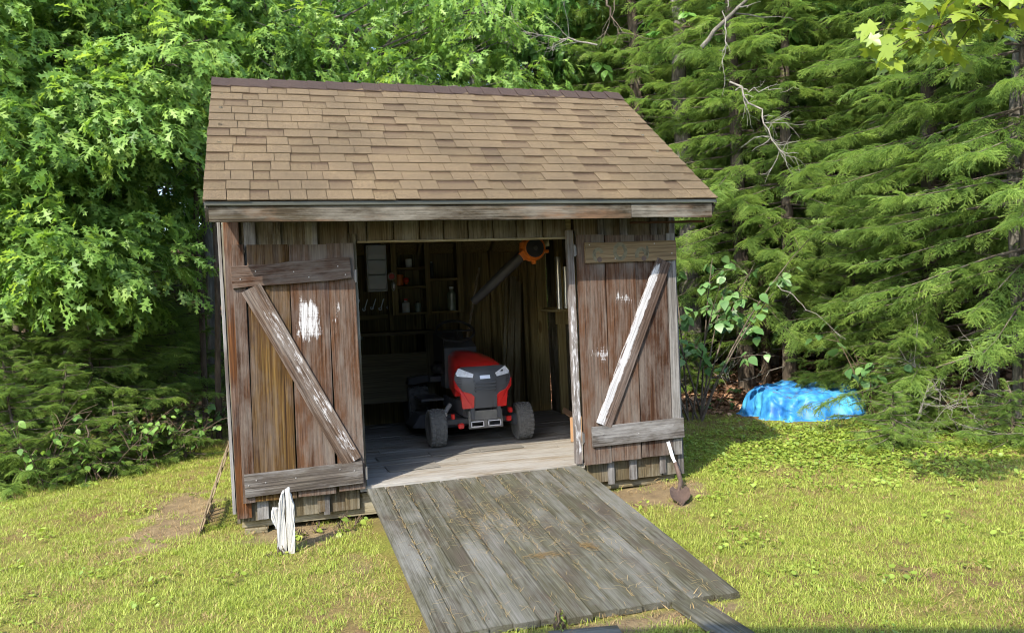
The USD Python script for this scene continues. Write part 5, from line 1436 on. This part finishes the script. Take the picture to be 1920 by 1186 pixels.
for q, (rad, zz) in enumerate(prof):
    fold = .05 * np.sin(th * 11 + 1.6 * np.sin(th * 3)) + .018 * np.sin(th * 23 + 2 * np.sin(th * 2)) + .02 * np.sin(th * 5)
    side = float(np.clip((rad - .8) / .25, 0, 1))
    sq = (np.abs(np.cos(th)) ** 2.5 + np.abs(np.sin(th)) ** 2.5) ** (-1 / 2.5)
    x = .68 * rad * sq * np.cos(th) * (1 + fold * side * 1.3)
    y_ = .66 * rad * sq * np.sin(th) * (1 + fold * side * 1.3)
    z = zz + (.018 * np.sin(th * 4 + 1) + .014 * np.sin(th * 9)) * (1 - side) * (rad > .2) + .01 * np.sin(th * 17) * side * (rad < 1)
    z = z + .05 * np.exp(-((th - 3.3) / .5) ** 2) * (rad > .7) * (rad < .96)
    q3 = np.c_[x, y_, z + 3.0]
    cr = (np.abs(noise3(q3, 5.0, 61) - .5) * .10 + np.abs(noise3(q3, 9.0, 62) - .5) * .07 + (noise3(q3, 18.0, 63) - .5) * .02) * (rad < 1.0)
    z = z - cr * (1 - side)
    x = x * (1 - cr * side * 1.2); y_ = y_ * (1 - cr * side * 1.2)
    vv.append(np.c_[x, y_, z])
rot = Rotation.from_euler('z', -14, degrees=True).as_matrix()
v, f = loft(np.array(vv), caps=False)
tz = float(ground_z(tx, ty)) + .0
v = v @ rot.T
v[:, 2] += ground_z(v[:, 0] + tx, v[:, 1] + ty) - tz
tarp = put('tarp', (v, f), TARP, smooth=24, M=[[1, 0, 0, 0], [0, 1, 0, 0], [0, 0, 1, 0], [tx, ty, tz, 1]], label='bright blue plastic tarp drawn over a low round heap at the edge of the wood', cat='tarp')

# white weathered prop post in front of the left door: split upright, slanted top, a broken stub on its left
zg = float(ground_z(-1.385, -.5))
post = thing('post', 'split white painted wooden post stuck in the grass before the left door', 'post', (-1.385, -.5, zg))
H = .14 - zg


def post_piece(name, outline, y0, y1, seed):
    r = np.random.default_rng(seed)
    o = np.array(outline)
    o = np.vstack([o[i] + (o[(i + 1) % len(o)] - o[i]) * q for i in range(len(o)) for q in (0, .33, .67)])
    o = o + r.normal(0, .0018, o.shape)
    o = o * (.80, 1.0)
    n = len(o); rows = []
    for k, yy in enumerate(np.linspace(y0, y1, 4)):
        sh = 1 - .05 * abs(k - 1.5)
        c = o.mean(0)
        rows.append(np.c_[c[0] + (o[:, 0] - c[0]) * sh + r.normal(0, .002, n), np.full(n, yy) + r.normal(0, .003, n), c[1] + (o[:, 1] - c[1]) * (sh if True else 1)])
    put(name, loft(rows), W_WHITE, post)


post_piece('post_half', [(-.075, -.05), (.004, -.05), (.006, .12), (.0, .26), (.004, H), (-.016, H - .01), (-.042, .33), (-.055, .25), (-.068, .14)], -.035, .035, 1)
post_piece('post_half', [(.01, -.05), (.062, -.05), (.072, .15), (.074, .30), (.062, H - .06), (.04, H + .01), (.008, H), (.006, .2), (.011, .1)], -.03, .05, 2)
post_piece('broken_stub', [(-.058, .16), (-.07, .17), (-.098, .21), (-.104, .27), (-.09, .30), (-.05, .295)], -.025, .03, 3)

# shovel leaning on the right door, its worn blade in the grass
sv = thing('shovel', 'old shovel with white taped handle leaning by the right door', 'shovel', (1.42, -.45, float(ground_z(1.42, -.45))))
o = np.array([1.42, -.45, float(ground_z(1.42, -.45))])
Pp = lambda x, y, z: np.array([x, y, z]) - o
put('handle', tube([Pp(1.528, -.13, .12), Pp(1.545, -.165, .0), Pp(1.55, -.19, -.035)], .014, 10), M_TAPE, sv, smooth=40)
put('shaft', tube([Pp(1.55, -.19, -.035), Pp(1.555, -.23, -.11), Pp(1.535, -.3, -.16), Pp(1.487, -.36, -.195), Pp(1.46, -.40, -.215)], [.0145, .018, .018, .016, .013], 10), M_RUST, sv, smooth=40)
bw = []
for s in np.linspace(0, 1, 7):
    c = np.array([1.475, -.38, -.2]) * (1 - s) + np.array([1.375, -.60, o[2] + .0]) * s
    w = .078 * (1 - max(0, s - .55) ** 2 * 3.4) if s > .12 else .05
    row = []
    for q in np.linspace(-1, 1, 7):
        row.append(c + np.array([.9, -.3, 0]) * w * q + np.array([0, 0, .028 * q * q]))
    bw.append(np.array(row) - o)
bw = np.array(bw)
top_, bot_ = bw, bw - (0, 0, .004)
v = np.vstack([top_.reshape(-1, 3), bot_.reshape(-1, 3)]); f = []
for k in range(6):
    for q in range(6):
        i_, j_ = k * 7 + q, (k + 1) * 7 + q
        f += [(i_, i_ + 1, j_ + 1), (i_, j_ + 1, j_), (49 + i_, 49 + j_ + 1, 49 + i_ + 1), (49 + i_, 49 + j_, 49 + j_ + 1)]
for k in range(6):
    for a_, b_ in ((k * 7, (k + 1) * 7), ((k + 1) * 7 + 6, k * 7 + 6), (k + 1, k), (42 + k, 42 + k + 1)):
        f += [(a_, b_, 49 + b_), (a_, 49 + b_, 49 + a_)]
put('blade', (v, np.array(f)), M_RUST, sv)

# lattice panel leaning on the left wall
lt = thing('lattice_panel', 'brown wooden lattice panel leaning on the left wall of the shed', 'lattice', (-1.93, .55, -.25))
for k in range(7):
    yk = -.36 + k * .12
    board(lt, 'lattice_slat', (-.03 + .00 * k, yk, -.02), (.195, yk + .10, .58), (0, 1, 0), .032, .009, W_LATTICE, segs=1)
for k in range(6):
    s = .06 + k * .17
    board(lt, 'lattice_slat', (-.03 + .225 * s - .012, -.40, -.02 + .6 * s), (-.03 + .225 * s - .012, .48, -.02 + .6 * s + .02), (.35, 0, .93), .032, .009, W_LATTICE, segs=1)

# ---------------------------------------------------------------- grass, clover, litter, needles
def tuft(seed, n, rad, hh, w):
    r = np.random.default_rng(seed)
    V_, F_, U_ = [], [], []
    for k in range(n):
        a = r.uniform(0, 6.28); p = np.array([math.cos(a), math.sin(a), 0]) * rad * math.sqrt(r.random())
        b = r.uniform(0, 6.28); l_ = r.uniform(*hh); d = np.array([math.cos(b), math.sin(b), 0]) * l_ * r.uniform(.2, 1.7)
        s = np.array([-math.sin(b), math.cos(b), 0]) * w * .5
        m = p + d * .35 + (0, 0, l_ * .6); e = p + d + (0, 0, l_ * r.uniform(.7, 1.0))
        i = 5 * k
        V_ += [p - s, p + s, m - s * .8, m + s * .8, e]; F_ += [(i, i + 1, i + 3), (i, i + 3, i + 2), (i + 2, i + 3, i + 4)]; U_ += [r.random()] * 5
    return np.array(V_), np.array(F_), np.array(U_)


def clover(seed, n, rad, size, hh):
    r = np.random.default_rng(seed)
    V_, F_, U_ = [], [], []
    for k in range(n):
        a = r.uniform(0, 6.28); p = np.array([math.cos(a), math.sin(a), 0]) * rad * math.sqrt(r.random()); p[2] = r.uniform(*hh)
        z = unit((r.normal(0, .35) + SUN[0] * .3, r.normal(0, .35) + SUN[1] * .3, 1)); x = unit(np.cross(z, (math.cos(a * 3), math.sin(a * 3), .1))); y = np.cross(z, x)
        sz = size * r.uniform(.6, 1.2); i = len(V_); u = r.random()
        V_.append(p); U_.append(u)
        for q in range(9):
            t_ = q * 2 * math.pi / 9
            rad_ = sz * (1 - .35 * math.exp(-((t_ - math.pi) / .4) ** 2))
            V_.append(p + x * math.cos(t_) * rad_ + y * math.sin(t_) * rad_ + z * .12 * sz); U_.append(u)
        F_ += [(i, i + 1 + q, i + 1 + (q + 1) % 9) for q in range(9)]
    return np.array(V_), np.array(F_), np.array(U_)


def litter(seed, n, rad):
    r = np.random.default_rng(seed)
    V_, F_, U_ = [], [], []
    for k in range(n):
        a = r.uniform(0, 6.28); p = np.array([math.cos(a) * rad * math.sqrt(r.random()), math.sin(a) * rad * math.sqrt(r.random()), r.uniform(.004, .03)])
        R_ = frame((math.cos(a * 7), math.sin(a * 7), r.normal(0, .3)), unit((r.normal(0, .4), r.normal(0, .4), 1)))
        q, f_ = leaf(OVATE, r.uniform(.05, .1), r.uniform(.1, .5), r.uniform(-.4, .6))
        F_.append(f_ + sum(map(len, V_))); V_.append(q @ R_.T + p); U_.append(np.full(len(q), r.random()))
    return np.vstack(V_), np.vstack(F_), np.concatenate(U_)


def spread_out(n, xr, yr, accept, seed):
    r = np.random.default_rng(seed)
    x, y = r.uniform(*xr, n), r.uniform(*yr, n)
    # only where the view can fall
    dx, dy = x - EYE[0], y - EYE[1]
    az = np.arctan2(dx, dy) - YAW
    d = np.hypot(dx, dy)
    k = (np.abs(az) < .64) & (d > 2.6)
    x, y, d = x[k], y[k], d[k]
    inside = ((np.abs(x) < 1.74) & (y > .06) & (y < 3.2)) | ((x > -.83) & (x < .84) & (y > -2.2) & (y < .1))
    inside |= ((x - tx) / .9) ** 2 + ((y - ty) / .85) ** 2 < 1.0
    pr = accept(x, y, d) * ~inside
    k = r.random(len(x)) < pr
    return x[k], y[k], r


def cover(name, key, protos, mat, x, y, r, smin, smax, label, cat, tilt=.12, dz=0.0):
    n = len(x)
    a = r.uniform(0, 6.28, n)
    Rz = Rotation.from_euler('zyx', np.c_[a, r.normal(0, tilt, n), r.normal(0, tilt, n)]).as_matrix()
    t = numbered('/World', name)
    pi = scatter(t, key, protos, mat, np.c_[x, y, ground_z(x, y) - .004 + dz], Rz, r.uniform(smin, smax, n), r.integers(0, len(protos), n))
    tag(pi.GetPrim(), label, cat, kind='stuff')


TUFT = [tuft(k, 44, .08, (.012, .034), .0030) for k in range(5)]
lawn_in = lambda x, y: sstep(-.25, .25, lawn_d(x, y))
x, y, r = spread_out(120000, (-6, 9), (-4.2, 7), lambda x, y, d: lawn_in(x, y) * (1 - .93 * dirt_mask(x, y)) * (1 - .6 * brown_mask(x, y)) * np.clip(5.2 / d, .35, 1) * .5, 1)
cover('grass', 'grass', TUFT, L_GRASS, x, y, r, .6, 1.25, 'short yellow green grass and moss of the lawn', 'grass')
x, y, r = spread_out(60000, (-6, 9), (-4.2, 7), lambda x, y, d: lawn_in(x, y) * np.maximum(np.maximum(.11, brown_mask(x, y) * .6), dirt_mask(x, y) * .22) + .02, 2)
cover('dry_grass', 'dry', [tuft(10 + k, 22, .09, (.012, .035), .003) for k in range(4)], L_DRY, x, y, r, .6, 1.2, 'dry straw coloured patches in the lawn', 'grass', tilt=.3)
CLO = [clover(20 + k, 14, .09, .0115, (.012, .035)) for k in range(4)]
cz = lambda x, y: np.exp(-(((x - 4.1) / 1.5) ** 2 + ((y - .75) / .95) ** 2))
x, y, r = spread_out(60000, (-6, 9), (-4.2, 7), lambda x, y, d: lawn_in(x, y) * (.018 + 1.3 * cz(x, y)) * (1 - .8 * dirt_mask(x, y)) * .7, 3)
cover('clover', 'clover', CLO, L_CLOVER, x, y, r, .7, 1.5, 'round leaved ground cover thick along the right edge of the lawn', 'ground cover')
x, y, r = spread_out(26000, (-9, 12), (-1, 15), lambda x, y, d: (1 - lawn_in(x, y)) * .8, 4)
cover('leaf_litter', 'litter', [litter(30 + k, 9, .16) for k in range(4)], L_LITTER, x, y, r, .8, 1.4, 'brown fallen leaves on the forest floor', 'leaf litter')
x, y, r = spread_out(9000, (-9, 12), (-1, 14), lambda x, y, d: (1 - lawn_in(x, y)) * .3 * sstep(-5, 0, lawn_d(x, y)), 5)
cover('undergrowth', 'under', [leafy_twig(70 + k, 9, .16, (.04, .08), OVATE) for k in range(3)], L_SHRUB, x, y, r, .7, 1.4, 'small green seedlings scattered over the forest floor', 'undergrowth', tilt=.5, dz=.05)
# pine needles on the ramp, lying along its seams and in drifts
r = np.random.default_rng(5)
V_, F_, U_ = [], [], []
e1, e2 = BL - TL, TR - TL
for k in range(1250):
    if k < 480:
        u_ = ed[r.integers(1, NR)] + r.normal(0, .006); w_ = r.uniform(.02, .98); a = r.normal(0, .35) + math.pi / 2
    elif k < 860:
        c_ = [(.42, .42), (.5, .5), (.35, .3), (.55, .62), (.3, .45), (.62, .22), (.48, .33), (.72, .62)][r.integers(0, 8)]
        u_, w_ = c_[0] + r.normal(0, .07), c_[1] + r.normal(0, .06); a = r.uniform(0, 3.14)
    elif k < 1000:
        u_, w_, a = .66 + r.normal(0, .012), .655 + r.normal(0, .012), r.normal(0, .4)
        if k % 2:
            u_, w_ = .475 + r.normal(0, .03), .68 + r.normal(0, .01)
    else:
        u_, w_, a = r.random(), r.random(), r.normal(0, .7)
    if not (0.01 < u_ < .99 and 0.01 < w_ < .985):
        continue
    m0 = TL + (TR - TL) * u_; m1 = BL + (BR - BL) * u_
    p = m0 + (m1 - m0) * w_ + np.array([0, -.03, .0195 + r.uniform(0, .005)])
    d = np.array([math.cos(a), math.sin(a), -.0 + math.sin(a) * .107]) * r.uniform(.03, .075)
    s = unit(np.cross(d, (0, 0, 1))) * .0011
    b_ = np.cross(d, (0, 0, 1)) * r.normal(0, .12)
    i = len(V_)
    V_ += [p - s, p + s, p + d * .5 + b_ - s + (0, 0, .002), p + d * .5 + b_ + s + (0, 0, .002), p + d - s * .4, p + d + s * .4]
    F_ += [(i, i + 1, i + 3), (i, i + 3, i + 2), (i + 2, i + 3, i + 5), (i + 2, i + 5, i + 4)]
    U_ += [r.random() * (.45 if 860 <= k < 1000 else 1)] * 6
put('pine_needles', (np.array(V_), np.array(F_)), L_NEEDLE, uv=np.c_[U_, U_], kind='stuff', label='dry golden pine needles scattered over the ramp', cat='pine needles')

# ---------------------------------------------------------------- the house at the viewer's back, whose eave shades the bottom edge of the lawn
hx_, hy_ = np.array([.925, -.379]), np.array([-.379, -.925])
house = thing('house', 'pale house behind the viewer whose eave shades the bottom edge of the lawn', 'house', (-3.1, -5.29, -.3), math.degrees(math.atan2(-.379, .925)))
M_CLAP = wood('house_clapboard', (.5, .49, .45), (.58, .57, .53), (.64, .63, .6), knots=0, tone=.03)
put('wall', box(4.2, -3.6, 1.85, 8.0, 6.2, 3.7), M_CLAP, house)
for s_ in (0, 1):
    pts = [(-.2, 0, 3.66), (8.6, 0, 3.66), (-.2, 0, 3.80), (8.6, 0, 3.80), (-.2, -3.6, 5.6), (8.6, -3.6, 5.6), (-.2, -3.6, 5.46), (8.6, -3.6, 5.46)]
    if s_:
        pts = [(a_, -7.2 - b_ if b_ == 0 else b_, c_) for a_, b_, c_ in pts]
    put('roof_slope', hull(pts), S_DARK, house)
put('window', join([box(2.0, -.47, 1.9, 1.2, .06, 1.3), box(6.0, -.47, 1.9, 1.2, .06, 1.3)]), M_GLASSJ, house, kind='stuff')
